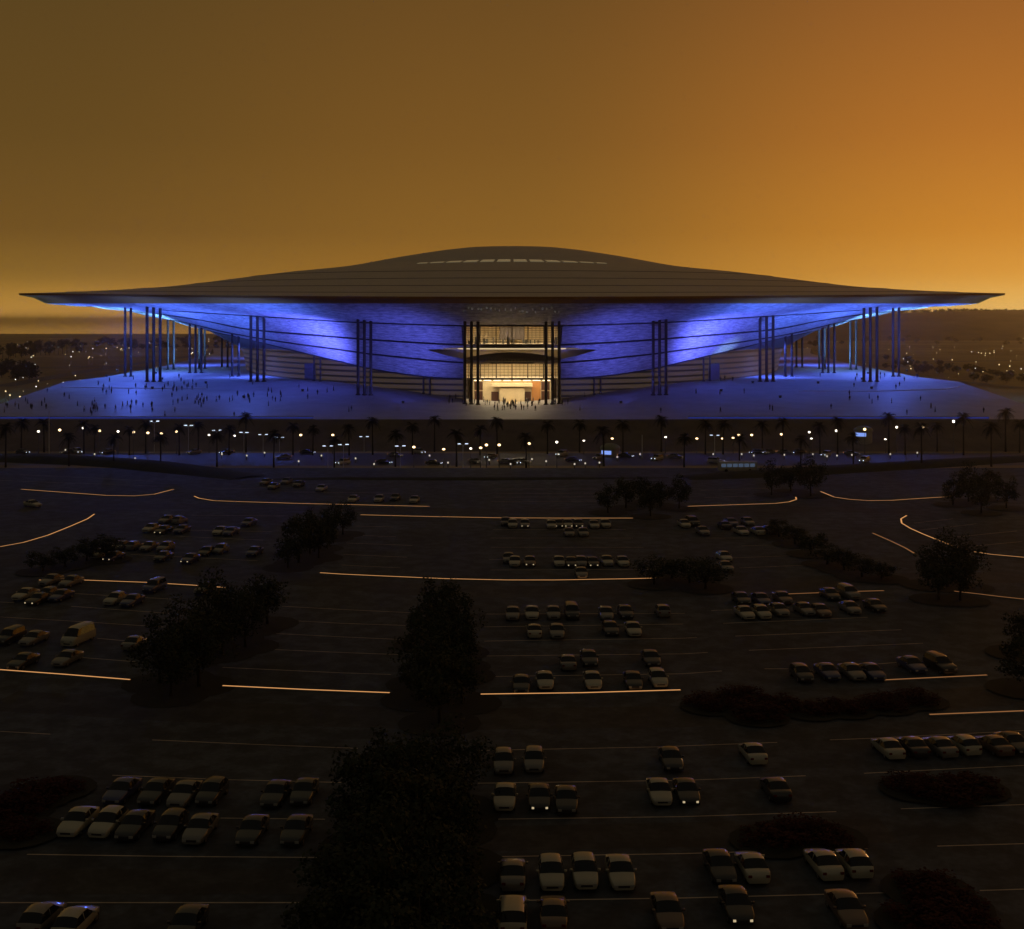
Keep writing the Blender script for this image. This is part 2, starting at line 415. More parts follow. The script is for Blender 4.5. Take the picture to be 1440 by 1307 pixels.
R5 = [(0, 218), (15, 210), (30, 190), (45, 170), (60, 160), (75, 155), (90, 152)]
D5 = [(0, .4), (15, .6), (30, 1.5), (45, 5), (60, 8), (75, 9.5), (90, 9.5)]
R6 = [(0, 217), (15, 209), (30, 190), (45, 171), (60, 158), (75, 151), (90, 148)]
def ring5(a): p = fold(a); return smooth(R5, p), ring(4, a)[1]-smooth(D5, p)
def P3(r, a, z): return (AX+r*math.sin(R(a)), AY-r*math.cos(R(a)), z)
def bowl_z(X, Y):
    a = math.degrees(math.atan2(X, AY-Y)); r = math.hypot(X, AY-Y)
    rs = [ring(k, a) for k in range(5)]
    for (r0, z0), (r1, z1) in zip(rs, rs[1:]):
        if r >= r1: return lerp(z0, z1, min(1, max(0, (r0-r)/(r0-r1)))), True
    return rs[-1][1], False
# roof
TS = [(0, 86), (30, 85.2), (66, 79.8), (97, 74.0), (134, 69.8), (163, 65.8), (196, 61.4), (238, 58.9), (262, 58.2), (268, 58.1)]
TF = [(0, 86), (30, 85.2), (66, 79.6), (97, 73.6), (134, 69), (163, 65), (196, 60.5), (225, 56.8), (250, 54.2), (268, 52.6)]
def roof_z(r, a): w = math.sin(R(fold(a)))**2; return lerp(smooth(TF, r), smooth(TS, r), w)
AN = [i*2.5-180 for i in range(144)]
RR = [0.5, 8, 18, 30, 42, 54, 66, 78, 88, 97, 106, 118, 130, 142, 150, 162, 174, 182, 196, 206, 213, 226, 238, 250, 262, 268]
m = MB(); m.grid(lambda a, r: P3(r, a, roof_z(r, a)), AN, RR, wrap=True)
roof = m.build('roof', M_roof, arena, smooth=True); roof['origin'] = (AX, AY, AZ)
m = MB(); m.grid(lambda a, t: P3(interp([(0, 268), (1, 267.6), (2, 261), (3, 255)], t), a, interp([(0, roof_z(268, a)), (1, roof_z(268, a)-.9), (2, roof_z(268, a)-2.2), (3, ring(0, a)[1])], t)), AN, [0, 1, 2, 3], wrap=True)
m.build('fascia', M_fascia, roof)
for rr in (150, 182, 213, 246):
    m = MB(); m.grid(lambda a, t: P3(rr+t, a, roof_z(rr+t, a)+.10*(1.6 if abs(t) < .4 else -.6)), AN, [-.9, 0, .9], wrap=True)
    m.build('roof_seam', M_seam, roof, smooth=True)
edges = [-27.5, -24.2, -19.6, -14.6, -9.8, -4.9, 0]; edges = edges + [-e for e in edges[-2::-1]]
for a0, a1 in zip(edges, edges[1:]):
    wd = (a1-a0); tp = max(.3, math.cos(R((a0+a1)*1.55)))
    m = MB(); n = 5
    bow = lambda r, a: r+.0125*a*a
    m.grid(lambda a, r: P3(bow(r, a), a, roof_z(bow(r, a), a)+.35), [a0+wd*.1+wd*.8*i/n for i in range(n+1)], [95-4*tp, 95, 95+4.5*tp])
    m.grid(lambda a, t: P3(bow(95+4.5*tp, a), a, roof_z(bow(95+4.5*tp, a), a)+.35*t), [a0+wd*.1+wd*.8*i/n for i in range(n+1)], [1, -1])
    m.build('skylight', M_sky_glass, roof)
# cladding bands with an opening at the front
def aspan(lo, hi): 
    n = max(4, int((hi-lo)/2)); return [lerp(lo, hi, i/n) for i in range(n+1)]
OPEN = [0, 4.9, 8.6, 4.9]
for k in range(4):
    m = MB()
    op = OPEN[k]
    def fn(a, t):
        r0, z0 = ring(k, a); r1, z1 = ring(k+1, a)
        b = math.sin(PI*t)*.9*min(1, (r0-r1)/8)
        ins = .35 if t > .99 else 0
        return P3(lerp(r0, r1, t)+b*.5, a, lerp(z0, z1, t)-b*.6)
    A = aspan(op, 360-op) if op else [i*2.0 for i in range(181)]
    ts = [0, .1, .25, .5, .75, .9, 1]
    m.grid(fn, A, ts)
    AT = [(a, t) for a in A for t in ts]
    if k == 2:                                   # the slit narrows to nothing at both ends
        B = [-8.6+17.2*i/46 for i in range(47)]
        for lo, hi in ((lambda q: 0, lambda q: .34*q**2+.02), (lambda q: lerp(.97, .36, q**2), lambda q: 1)):
            m.grid(lambda a, t: fn(a, lerp(lo(abs(a)/8.6), hi(abs(a)/8.6), t)), B, [0, .33, .67, 1])
            AT += [(a, lerp(lo(abs(a)/8.6), hi(abs(a)/8.6), t)) for a in B for t in (0, .33, .67, 1)]
    o = m.build('cladding_band', M_skin, arena, smooth=True)
    me = o.data; uvl = me.uv_layers.new(name='UVMap'); rad = 230
    for lp in me.loops:
        qa, qt = AT[lp.vertex_index]; uvl.data[lp.index].uv = (R(qa if qa >= 0 else qa+360)*rad, k*40+qt*10)
for k in range(1, 5):
    m = MB(); m.tube([P3(ring(k, a)[0]+.2, a, ring(k, a)[1]-.1) for a in [i*2 for i in range(181)]], .38 if k < 4 else .3, 6, cap=False)
    m.build('cladding_seam', M_seam, arena, smooth=True)
m = MB(); m.grid(lambda a, t: P3(lerp(ring(4, a)[0]-.2, ring5(a)[0], t), a, lerp(ring(4, a)[1], ring5(a)[1], t)-.05), [i*2.5 for i in range(145)], [0, .5, 1])
m.build('soffit', mat('soffit_metal', (.16, .15, .16), .6), arena, smooth=True)
WOP = 4.9
m = MB()
def wall_fn(a, t):
    r5, z5 = ring5(a); r6 = smooth(R6, fold(a)); p = P3(r6, a, 0)
    z6 = zg(p[0], p[1])-.6
    return P3(lerp(r5, r6, t**.7), a, lerp(z5, z6, t))
m.grid(wall_fn, aspan(WOP, 360-WOP), [0, .15, .3, .5, .75, 1])
m.build('wall', M_louvre, arena, smooth=True)
# columns
def column(x, y, rad, extra=0):
    # stands where the sight line meets the plaza
    lo, hi = 455.0, 1200.0
    for _ in range(60):
        mid = (lo+hi)/2; X = (x-CX)/F*mid
        yy = HY+(HC-zg(X, mid))*F/mid
        if yy > y: lo = mid
        else: hi = mid
    Y = (lo+hi)/2; X = (x-CX)/F*Y
    return X, Y
def col_at(X, Y, rad, top=None):
    z0 = zg(X, Y); zt, ok = bowl_z(X, Y)
    if top is not None: zt = top
    m = MB(); m.tube([(X, Y, z0-.4), (X, Y, zt+.4)], rad, 10, cap=False)
    m.tube([(X, Y, z0+.01), (X, Y, z0+.5)], [rad*1.7, rad*1.5], 10)
    m.build('column', M_column, arena, smooth=False)
    return X, Y
for sgn in (-1, 1):
    for d, base in ((57, 571), (207, 555.5), (358, 537), (504, 537)):
        for o in (-9.2, 0, 9.2):
            x = CX+sgn*d+o
            if d == 57:
                X = (x-CX)/F*506; col_at(X, 505.5, .62)
            elif d == 207:
                X, Y = column(x, base, .6); col_at(X, 516+abs(o)*.0, .62) if Y > 516 else col_at(X, Y, .62)
            else:
                X, Y = column(x, base, .6); col_at(X, Y, .66)
    for d, base, n, sp in ((540, 530, 2, 8), (480, 520, 2, 8), (445, 525, 3, 8.2), (404, 517, 2, 8), (389, 530, 2, 9.3), (436, 519, 2, 8)):
        for q in range(n):
            x = CX+sgn*d+(q-(n-1)/2)*sp
            X, Y = column(x, base, .6); col_at(X, Y, .58)
    for x_off, rplus in ((274, 4), (120, 3.5)):
        for o in (-4.5, 4.5):
            a0, a1 = 0.0, 60.0
            for _ in range(40):
                am = (a0+a1)/2; r = smooth(R6, am)+rplus; X, Y = r*math.sin(R(am)), AY-r*math.cos(R(am))
                if X/Y*F < x_off+o*sgn*1: a0 = am
                else: a1 = am
            zt = ring(3, am)[1]-1 if x_off < 200 else ring(4, am)[1]
            col_at(sgn*X, Y, .42, zt)
# entrance bay --------------------------------------------------------
S1, S2, S3, S4, G0 = 41.7, 34.0, 26.8, 20.1, 10.0
for z, hw, y0 in ((S2, 19.4, 512.6), (S3, 19.4, 515.6), (S4, 19.4, 518.6)):
    m = MB(); m.box(-hw, hw, y0, 540, z-.55, z+.25); m.build('floor_slab', M_slab, arena)
m = MB(); m.box(-19.4, 19.4, 510.5, 540, S1-.2, S1+.4); m.build('ceiling', M_cream, arena)
for xs in (-19.45, 19.45):
    m = MB(); m.box(xs-.15, xs+.15, 513.5, 540, G0-1, S1); m.build('side_wall', M_slab, arena)
m = MB(); m.box(-20, 20, 540, 540.6, G0-1, S1+.4); m.build('rear_wall', M_cream, arena)
def mullions(name, X0, X1, z0, z1, Y, nx, nz, big):
    m = MB()
    for i in range(nx+1):
        x = lerp(X0, X1, i/nx); w = .22 if i % big == 0 else .07
        m.box(x-w, x+w, Y-.15-.002*i, Y+.15, z0, z1)
    for j in range(nz+1):
        z = lerp(z0, z1, j/nz); m.box(X0-.1, X1+.1, Y-.1, Y+.1, z-.06, z+.06)
    fr = m.build('window_frame', M_mullion, arena); fr['origin'] = (AX, AY, AZ)
    p = MB(); p.add([(X0, Y+.2, z0), (X1, Y+.2, z0), (X1, Y+.2, z1), (X0, Y+.2, z1)], [(0, 1, 2, 3)]); p.build('pane', M_glass, fr)
mullions('upper', -19.2, 19.2, S2+.26, S1-.22, 513.4, 24, 8, 4)
mullions('lower', -19.2, 19.2, S3+.26+.0, S2-.57-3.2, 516.6, 24, 1, 4) if False else None
mullions('lower', -19.2, 19.2, S4+.26, S3-.57, 519.6, 24, 5, 4)
# screens and panels in the upper hall
m = MB(); m.box(-5.2, 5.2, 530, 530.5, S2+1.8, S1-.6); m.build('hanging_screen', mat('dark_screen', (.06, .045, .04), .6), arena)
for i in range(24):
    m = MB(); x = random.uniform(-18, 18); w = random.uniform(.2, .5); h = random.uniform(1.2, 2.9); m.box(x-w, x+w, 517.5+i*.35, 517.7+i*.35, S2+.26, S2+.26+h); m.build('display_stand', mat('dark_stand', (.05, .05, .05), .7), arena)
# balcony level: a lit beam across and a shallow arch beneath it
def rb(a): return lerp(ring(2, a)[0], ring(3, a)[0], .3)-.5
m = MB(); m.grid(lambda a, t: P3(interp([(0, rb(a)), (1, rb(a)), (2, rb(a)-4), (3, rb(a)-4)], t), a, S2-interp([(0, 1.3), (1, 2.0), (2, 2.0), (3, 1.3)], t)), aspan(-7.2, 7.2), [0, 1, 2, 3])
m.build('balcony_beam', M_cream, arena)
for lo, hi, mm in ((-5.4, 5.4, emis('beam_light', (1, .76, .42), .8)), (-6.9, -5.5, emis('beam_light_dim', (1, .7, .38), .16)), (5.5, 6.9, emis('beam_light_dim', (1, .7, .38), .16))):
    m = MB(); m.grid(lambda a, t: P3(rb(a)+.04, a, S2-1.42-.4*t), aspan(lo, hi), [0, 1]); m.build('glow_strip', mm, arena)
m = MB(); m.grid(lambda a, t: P3(rb(a)-.8-t*1.2, a, S2-2.06), aspan(-5.2, 5.2), [0, 1]); m.build('arch_fill', emis('arch_fill_glow', (1, .72, .36), 2.0), arena)  # emissive strip added under the beam to light the arch panel
m = MB(); m.grid(lambda a, t: P3(rb(a)-4.2, a, lerp(S2-2.0, S3+lerp(1.2, 4.1, math.cos(a/5.4*PI/2)) if abs(a) < 5.4 else S3+1.2, t)), [(-8.4+i*.168) for i in range(101)], [0, 1])
m.build('arch_panel', M_cream, arena)
m = MB(); m.grid(lambda a, t: P3(lerp(ring(3, a)[0]-1, 212, t), a, S3+.2), aspan(-8, 8), [0, 1]); m.grid(lambda a, t: P3(lerp(rb(a)-.6, 212, t), a, S2-.6), aspan(-9, 9), [0, 1]); m.build('balcony_floor', M_slab, arena)
m = MB(); m.grid(lambda a, t: P3(212.5, a, lerp(S3, S2-.5, t)), aspan(-11, 11), [0, 1]); m.build('balcony_rear_wall', M_slab, arena)
m = MB()
m.tube([P3(ring(3, a)[0]-1.2, a, S3+1.3) for a in aspan(-7.5, 7.5)], .07, 5)
for i in range(45): 
    a = -7.5+i/3; p = P3(ring(3, a)[0]-1.2, a, S3+.2); m.tube([p, (p[0], p[1], p[2]+1.1)], .05, 4)
m.build('railing', M_mullion, arena)
# lobby
m = MB(); m.box(-17.5, 17.5, 533, 533.4, G0, S4-.6); m.build('lobby_wall', M_cream, arena)
for x0, x1, z0, z1, mm, nm in ((-15.6, -12.2, G0, G0+4.3, M_door, 'door'), (-15.6, -12.2, G0+4.8, G0+8.2, M_door, 'display_panel'), (12.2, 15.6, G0, G0+4.3, M_door, 'door'), (12.2, 15.6, G0+4.8, G0+8.2, M_door, 'display_panel'),
                           (8.2, 11.9, G0, G0+8.3, M_orange, 'display_panel'), (-8.6, -5.6, G0, G0+4.1, M_door, 'door'), (5.3, 7.9, G0, G0+4.1, M_door, 'door')):
    m = MB(); m.box(x0, x1, 532.7, 532.97, z0, z1); m.build(nm, mm, arena)
m = MB(); m.box(-8.5, 8.5, 529, 532.6, G0+6.4, G0+7.6); m.build('canopy', M_cream, arena)
m = MB(); m.box(-5.2, 5.2, 530.5, 531.2, G0, G0+5.6); m.build('ticket_hall_front', M_cream, arena)
m = MB(); m.box(-19, 19, 519, 533, G0-.4, G0+.06); m.build('lobby_floor', M_cream, arena)
# ceiling lamps in each storey (visible luminous panels)
for z, y0, y1, n in ((S1-.35, 517, 527, 6), (S3-.7, 523, 531, 6), (S4-.75, 521, 531, 8)):
    for i in range(n):
        x = lerp(-16, 16, (i+.5)/n); m = MB(); m.box(x-1.5, x+1.5, y0, y1, z-.08, z); m.build('ceiling_lamp', M_ceilhi if z > 25 else M_ceil, arena)
# small side portals in the louvred wall, pale and lit
for sg in (-1, 1):
    a = 27.5*sg
    r = smooth(R6, 27.5)+1.0; m = MB()
    m.grid(lambda q, z: P3(r, a+q, z), [-1.15, 0, 1.15], [16.6, 24.5]); m.grid(lambda q, t: P3(r-1.6*t, a+q, 24.5), [-1.15, 0, 1.15], [0, 1])
    m.build('side_portal', mat('pale_portal', (.15, .14, .16), .6), arena)
# made-up row of small glowing boxes for unreadable marks under the eave
m = MB()
for i in range(22):
    a = lerp(-4.2, 4.2, i/21)+random.uniform(-.12, .12); r0, z0 = ring(0, a); r1, z1 = ring(1, a); t = random.uniform(.06, .28)
    p = P3(lerp(r0, r1, t)+.6, a, lerp(z0, z1, t)-1.0); w = random.uniform(.12, .4); m.box(p[0]-w, p[0]+w, p[1]-.1, p[1]+.1, p[2]-.35, p[2]+.35)
m.build('eave_mark', emis('eave_mark_glow', (.8, .75, .7), .06), arena)
# ------------------------------------------------------------------ floodlights
def light(kind, name, loc, energy, col, **kw):
    d = bpy.data.lights.new(name, kind); d.energy = energy; d.color = col
    for k, v in kw.items(): setattr(d, k, v)
    o = bpy.data.objects.new(name, d); COL.objects.link(o); o.location = loc
    return o
def aim(o, to): o.rotation_euler = (Vector(to)-o.location).to_track_quat('-Z', 'Y').to_euler()
BLUE = (.075, .165, 1.0); CYAN = (.17, .46, 1.0); BLUE2 = (.11, .13, 1.0)
m = MB(); m.box(-.5, .5, -.35, .35, 0, .15); m.box(-.45, .45, -.1, .1, .15, .5)
flood = empty('floodlight', (0, 0, 0)); m.build('base', M_pole, flood)
m = MB(); m.box(-.55, .55, -.3, .3, .5, .95); m.build('housing', M_pole, flood)
m = MB(); m.box(-.45, .45, -.24, .24, .951, .97); m.build('lens', M_blueled, flood)
SIDE = ('left', 'right')
def flood_at(X, Y, aimto, energy, col, size, blend, lab):
    z = zg(X, Y)
    place(flood, USED, (X, Y, z), label=lab, cat='floodlight', group='blue floodlights on the plaza')
    l = light('SPOT', 'flood_beam', (X, Y, z+1.4), energy, col, spot_size=size, spot_blend=blend, shadow_soft_size=3.0); aim(l, aimto)
for sg in (-1, 1):
    side = SIDE[sg > 0]
    FL = [(206, 668, (236, 676, 52), 270e3, CYAN), (206, 722, (236, 712, 52), 270e3, CYAN), (178, 640, (196, 650, 52), 240e3, CYAN), (168, 690, (190, 700, 50), 200e3, CYAN), (158, 578, (162, 590, 50), 115e3, BLUE), (132, 552, (130, 568, 48), 70e3, BLUE), (192, 606, (200, 610, 51), 130e3, BLUE), (150, 534, (150, 548, 50), 100e3, BLUE), (106, 506, (106, 520, 50), 120e3, BLUE), (86, 526, (84, 550, 44), 160e3, BLUE2), (42, 494, (46, 528, 40), 42e3, BLUE2)]  # outer BLUE ones under the rim are added fill to even the soffit
    for i, (X, Y, t, e, c) in enumerate(FL):
        flood_at(sg*X, Y, (sg*t[0], t[1], t[2]), e, c, R(116), 1.0, 'blue floodlight or added fill lamp on the paving under the %s wing of the arena' % side)
l = light('SPOT', 'flood_beam', (104, 553, zg(104, 553)+1.4), 16e3, (.35, .6, 1.0), spot_size=R(60), spot_blend=1.0, shadow_soft_size=.6); aim(l, (93, 565, 31))
place(flood, USED, (104, 553, zg(104, 553)), label='bluish white floodlight making the bright spot on the right of the bowl', cat='floodlight', group='blue floodlights on the plaza')
# unseen spots added under the eaves to colour the paving blue
for sg in (-1, 1):
    side = SIDE[sg > 0]
    for (X, Y, e) in ((175, 640, 60e3), (125, 605, 40e3), (185, 760, 60e3), (170, 590, 45e3), (175, 900, 50e3)):
        zt = min(bowl_z(sg*X, Y)[0], 52)-1.2 if math.hypot(X, AY-Y) < 250 else 40
        e *= 1.3
        l = light('SPOT', 'added_downlight', (sg*X, Y, zt), e, (.08, .15, 1.0), spot_size=R(145), spot_blend=.8, shadow_soft_size=.6); aim(l, (sg*X*1.02, Y+4, 0))
for X, Y, t, e in ((-168, 566, (-176, 508, 10), 62e3), (-110, 528, (-110, 490, 10), 22e3), (168, 566, (176, 512, 10), 26e3)):  # more added spots, turning the front ramp blue
    l = light('SPOT', 'added_downlight', (X, Y, 44), e*.85, (.08, .16, 1.0), spot_size=R(110), spot_blend=1.0, shadow_soft_size=.8); aim(l, t)
# ------------------------------------------------------------------ plaza details
def zline(x0, x1, Y, n=12): return [(lerp(x0, x1, i/n), Y, zg(lerp(x0, x1, i/n), Y)) for i in range(n+1)]
for x0, x1, lab in ((-193, -70, 'low pale parapet with blue light along the left front edge of the plaza'), (62, 168, 'low pale parapet with blue light along the right front edge of the plaza')):
    m = MB(); pts = zline(x0, x1, 451.2)
    for a, b in zip(pts, pts[1:]): m.box(a[0], b[0], a[1]-.3, a[1]+.3, a[2]-.1, a[2]+.9)
    w = tag(m.build('parapet', M_concrete), lab, 'parapet', 'parapets on the plaza edge')
    m = MB()
    m.box(x0, x1, 450.84, 450.895, 9.2, 9.75); m.build('glow_strip', M_blueled, w)
for pts, lab in (([(-190, 540), (-160, 536), (-128, 536)], 'long low pale bench wall crossing the left side of the plaza'), ([(118, 527), (150, 526), (180, 533), (189, 541)], 'curved low pale bench wall crossing the right side of the plaza')):
    m = MB()
    for a, b in zip(pts, pts[1:]):
        d = Vector((b[0]-a[0], b[1]-a[1], 0)); n = Vector((-d.y, d.x, 0)).normalized()*.7
        za, zb = zg(*a), zg(*b)
        q = [(a[0]+n.x, a[1]+n.y), (b[0]+n.x, b[1]+n.y), (b[0]-n.x, b[1]-n.y), (a[0]-n.x, a[1]-n.y)]; zz = [za, zb, zb, za]
        m.add([(p[0], p[1], z-.2) for p, z in zip(q, zz)]+[(p[0], p[1], z+.22) for p, z in zip(q, zz)], [(4, 5, 6, 7), (0, 1, 5, 4), (1, 2, 6, 5), (2, 3, 7, 6), (3, 0, 4, 7)])
    tag(m.build('bench_wall', mat('white_stone', (.75, .75, .75), .7)), lab, 'bench wall', 'bench walls on the plaza')
# ------------------------------------------------------------------ people
def make_person(kind, mat_, seed):
    rnd = random.Random(seed); st = rnd.uniform(.05, .22); sw = rnd.uniform(.05, .25)
    V = [(0, 0, .92), (0, 0, 1.15), (0, 0, 1.38), (0, 0, 1.5), (0, .01, 1.62), (0, 0, 1.74),
         (.11, 0, .88), (.12, -st*.5, .48), (.12, -st, .06), (.12, -st-.14, .04),
         (-.11, 0, .88), (-.12, st*.5, .48), (-.12, st, .06), (-.12, st-.14, .04),
         (.2, 0, 1.38), (.25, sw*.4, 1.1), (.25, -sw*.3, .84), (.25, -sw*.45, .76), (-.2, 0, 1.38), (-.25, -sw*.4, 1.1), (-.25, -sw*.7, .84), (-.25, -sw*.8, .76)]
    Eg = [(0, 1), (1, 2), (2, 3), (3, 4), (4, 5), (0, 6), (6, 7), (7, 8), (8, 9), (0, 10), (10, 11), (11, 12), (12, 13), (2, 14), (14, 15), (15, 16), (16, 17), (2, 18), (18, 19), (19, 20), (20, 21)]
    Rd = [.15, .14, .16, .06, .1, .07, .1, .07, .05, .04, .1, .07, .05, .04, .06, .045, .035, .04, .06, .045, .035, .04]
    me = bpy.data.meshes.new('person'); me.from_pydata(V, Eg, []); o = bpy.data.objects.new('person_rig', me); COL.objects.link(o)
    o.modifiers.new('skin', 'SKIN')
    for sv, r in zip(me.skin_vertices[0].data, Rd): sv.radius = (r, r*.75)
    me.skin_vertices[0].data[0].use_root = True
    ev = o.evaluated_get(bpy.context.evaluated_depsgraph_get()); nm = bpy.data.meshes.new_from_object(ev)
    bpy.data.objects.remove(o)
    nm.materials.clear(); nm.materials.append(mat_); nm.name = 'person'
    nm.materials.append(mat('skin_tone', (.3, .18, .12), .7)); nm.materials.append(mat('hair_dark', (.02, .015, .01), .8)); nm.materials.append(mat('trousers', (.03, .03, .04), .9))
    for p in nm.polygons:
        c = p.center; p.use_smooth = True
        p.material_index = 2 if c.z > 1.66 or (c.z > 1.56 and c.y > .04) else 1 if c.z > 1.46 or (abs(c.x) > .21 and c.z < .86) else 3 if c.z < .9 else 0
    return bpy.data.objects.new('person', nm)
PEOPLE = []
for i, (k, wt) in enumerate((('dark', 5), ('dark', 5), ('grey', 3), ('grey', 2), ('pale', 2))):
    p = make_person(k, M_cloth[k], 30+i); COL.objects.link(p); PEOPLE.append((p, k, wt))
def add_person(X, Y, zone, where):
    p, k, _ = random.choices(PEOPLE, [q[2] for q in PEOPLE])[0]
    word = {'dark': 'dark', 'grey': 'grey', 'pale': 'pale'}[k]
    s = random.uniform(1.12, 1.3)
    place(p, USED, (X, Y, zg(X, Y)), random.uniform(0, 2*PI), s, 'person in %s clothes %s' % (word, where), 'person', zone+' in %s clothes' % word)
def inside_wall(X, Y): return math.hypot(X, AY-Y) < smooth(R6, fold(math.degrees(math.atan2(X, AY-Y))))+2
n = 0
while n < 66:
    X = random.gauss(0, 11); Y = random.uniform(470, 514) if random.random() < .6 else random.uniform(500, 528)
    if abs(X) > 34 or (inside_wall(X, Y) and abs(X) > 17): continue
    add_person(X, Y, 'people at the entrance', 'in the crowd before the bright arena entrance'); n += 1
n = 0
while n < 118:
    cxp = random.choice([None, None, (-165, 520), (-150, 470), (-120, 500), (-96, 505), (-185, 480), (-140, 540)])
    if cxp: X, Y = random.gauss(cxp[0], 9), random.gauss(cxp[1], 12)
    else: X, Y = random.uniform(-190, -45), random.uniform(454, 620)
    if Y < 454 or abs(X) > plaza_half(Y)-3 or inside_wall(X, Y): continue
    add_person(X, Y, 'people on the left of the plaza', 'strolling on the blue lit left side of the plaza'); n += 1
n = 0
while n < 34:
    X, Y = random.uniform(45, 188), random.uniform(454, 620)
    if inside_wall(X, Y): continue
    add_person(X, Y, 'people on the right of the plaza', 'strolling on the dim right side of the plaza'); n += 1
# ------------------------------------------------------------------ palms
def make_palm(seed, hgt):
    rnd = random.Random(seed); root = empty('palm_tree', (0, 0, 0))
    m = MB(); lean = rnd.uniform(-.4, .4)
    m.tube([(lean*(i/6)**2, 0, hgt*i/6-(.3 if i == 0 else 0)) for i in range(7)], [.32, .26, .23, .21, .2, .2, .24], 7); m.build('trunk', M_bark, root, smooth=True)
    m = MB(); top = Vector((lean, 0, hgt))
    for k in range(34):
        a = 2*PI*k/34+rnd.uniform(-.15, .15); e = rnd.uniform(-.45, 1.15); L = rnd.uniform(2.9, 3.9); d = Vector((math.cos(a), math.sin(a), 0)); side = Vector((-math.sin(a), math.cos(a), 0))
        pts = []
        for i in range(7):
            t = i/6; pts.append(top+d*L*t*math.cos(e)*(1-.15*t)+Vector((0, 0, L*(t*math.sin(e)-t*t*.55))))
        for i in range(1, 7):
            p, q = pts[i-1], pts[i]
            for sgn in (-1, 1):
                for h in range(2):
                    b = p.lerp(q, h*.5); w = .75*math.sin(PI*min(.97, (i-.6+h*.5)/6.3))+.12
                    tip = b+side*sgn*w+(q-p)*.55+Vector((0, 0, -.28*w-.1)); b2 = p.lerp(q, h*.5+.32)
                    m.add([b, b2, tip], [(0, 1, 2)])
    for k in range(26):                                  # skirt of dead fronds
        a = rnd.uniform(0, 2*PI); d = Vector((math.cos(a), math.sin(a), 0)); s_ = Vector((-math.sin(a), math.cos(a), 0))*.12
        b = top+Vector((0, 0, -.1)); t_ = top+d*rnd.uniform(.4, .8)+Vector((0, 0, -rnd.uniform(.9, 1.7))); m.add([b-s_, b+s_, t_], [(0, 1, 2)])
    m.build('crown', M_palm, root)
    return root
PALMS = [make_palm(3, 9.2), make_palm(4, 10.2), make_palm(5, 11.5)]
plist = [8, 30, 62, 97, 118, 133, 160, 182, 205, 226, 252, 279, 305, 322, 346, 385, 412, 440, 470, 491, 524, 556, 580, 611, 642, 675, 699, 740, 770, 815, 849, 876, 930, 962, 992, 1017, 1040, 1072, 1101, 1126, 1153, 1178, 1200, 1250, 1273, 1296, 1318, 1355, 1394, 1414, 1434]
tall = {8: 13.5, 346: 13.3, 699: 12.4, 930: 12.4, 1250: 14, 1296: 13.4, 1355: 14, 1394: 13.6, 1414: 14.5, 524: 12.4, 611: 12.2, 1178: 12.6, 1101: 12.3, 849: 12}
for i, x in enumerate(plist):
    Y = 424 + random.uniform(-9, 3) if i % 3 else 384+random.uniform(-4, 4)
    X = (x-CX)/F*Y; hgt = tall.get(x, random.uniform(9.4, 11.6)); k = 2 if hgt > 12 else random.choice([0, 1])
    base = (9.2, 10.2, 11.5)[k]; sc = hgt/(base+1.2)
    zb = 0 if Y < 424 else max(0, (Y-426)/24*9)
    where = 'standing tall above the row of palms along the street' if x in tall else ('in the row beside the street below the %s of the plaza' % ('left' if x < 480 else 'centre' if x < 960 else 'right'))
    grp = 'taller street palms' if x in tall else 'street palms below the %s of the plaza' % ('left' if x < 480 else 'centre' if x < 960 else 'right')
    place(PALMS[k], USED, (X, Y, zb), random.uniform(0, 6), sc, 'dark feathery palm '+where, 'palm tree', grp)
for x, y in [(4, 506), (12, 505), (22, 503), (30, 502), (36, 501), (43, 501), (50, 501), (57, 500), (64, 500), (69, 499), (76, 499), (82, 499), (88, 498), (94, 498), (100, 498), (107, 497), (114, 497), (120, 497)]:
    p = gp(x, y); place(PALMS[random.randint(0, 2)], USED, p, random.uniform(0, 6), random.uniform(1.1, 1.5), 'far dark palm in the row beyond the left side of the plaza', 'palm tree', 'far palms on the left')
# ------------------------------------------------------------------ broadleaf trees
def make_tree(name, seed, hgt, rad, leafm, n=1900, lf=.42, trunk=True):
    rnd = random.Random(seed); root = empty(name, (0, 0, 0))
    m = MB(); zc = hgt*.6
    tips = []
    m.tube([(0, 0, -.3), (.05, .02, hgt*.18), (.0, .06, hgt*.34)], [.24, .19, .16], 7)
    for k in range(7):
        a = 2*PI*k/7+rnd.uniform(-.3, .3); q = Vector((math.cos(a)*rad*rnd.uniform(.35, .7), math.sin(a)*rad*rnd.uniform(.35, .7), zc+rnd.uniform(-.15, .3)*hgt))
        m.tube([(0, .06, hgt*.3), (q.x*.4, q.y*.4, lerp(hgt*.3, q.z, .55)), q], [.12, .08, .03], 5); tips.append(q)
    m.build('trunk', M_bark, root, smooth=True)
    m = MB(); cl = []
    for k in range(30):
        while True:
            v = Vector((rnd.uniform(-1, 1), rnd.uniform(-1, 1), rnd.uniform(-1, 1)))
            if .35 < v.length < 1: break
        cl.append((Vector((v.x*rad*.82, v.y*rad*.82, zc+v.z*hgt*.34)), rnd.uniform(.2, .36)*rad))
    for i in range(n):
        c, r = rnd.choice(cl); v = Vector((rnd.gauss(0, 1), rnd.gauss(0, 1), rnd.gauss(0, 1))).normalized()*r*rnd.uniform(.55, 1.08)
        p = c+v; a = Vector((rnd.gauss(0, 1), rnd.gauss(0, 1), rnd.gauss(0, .7))).normalized(); b = a.cross(v.normalized()+Vector((.01, 0, .3))).normalized(); s = lf*rnd.uniform(.6, 1.3)
        m.add([p-a*s*.5, p+b*s*.32, p+a*s*.5, p-b*s*.32], [(0, 1, 2, 3)])
    m.build('crown', leafm, root)
    return root
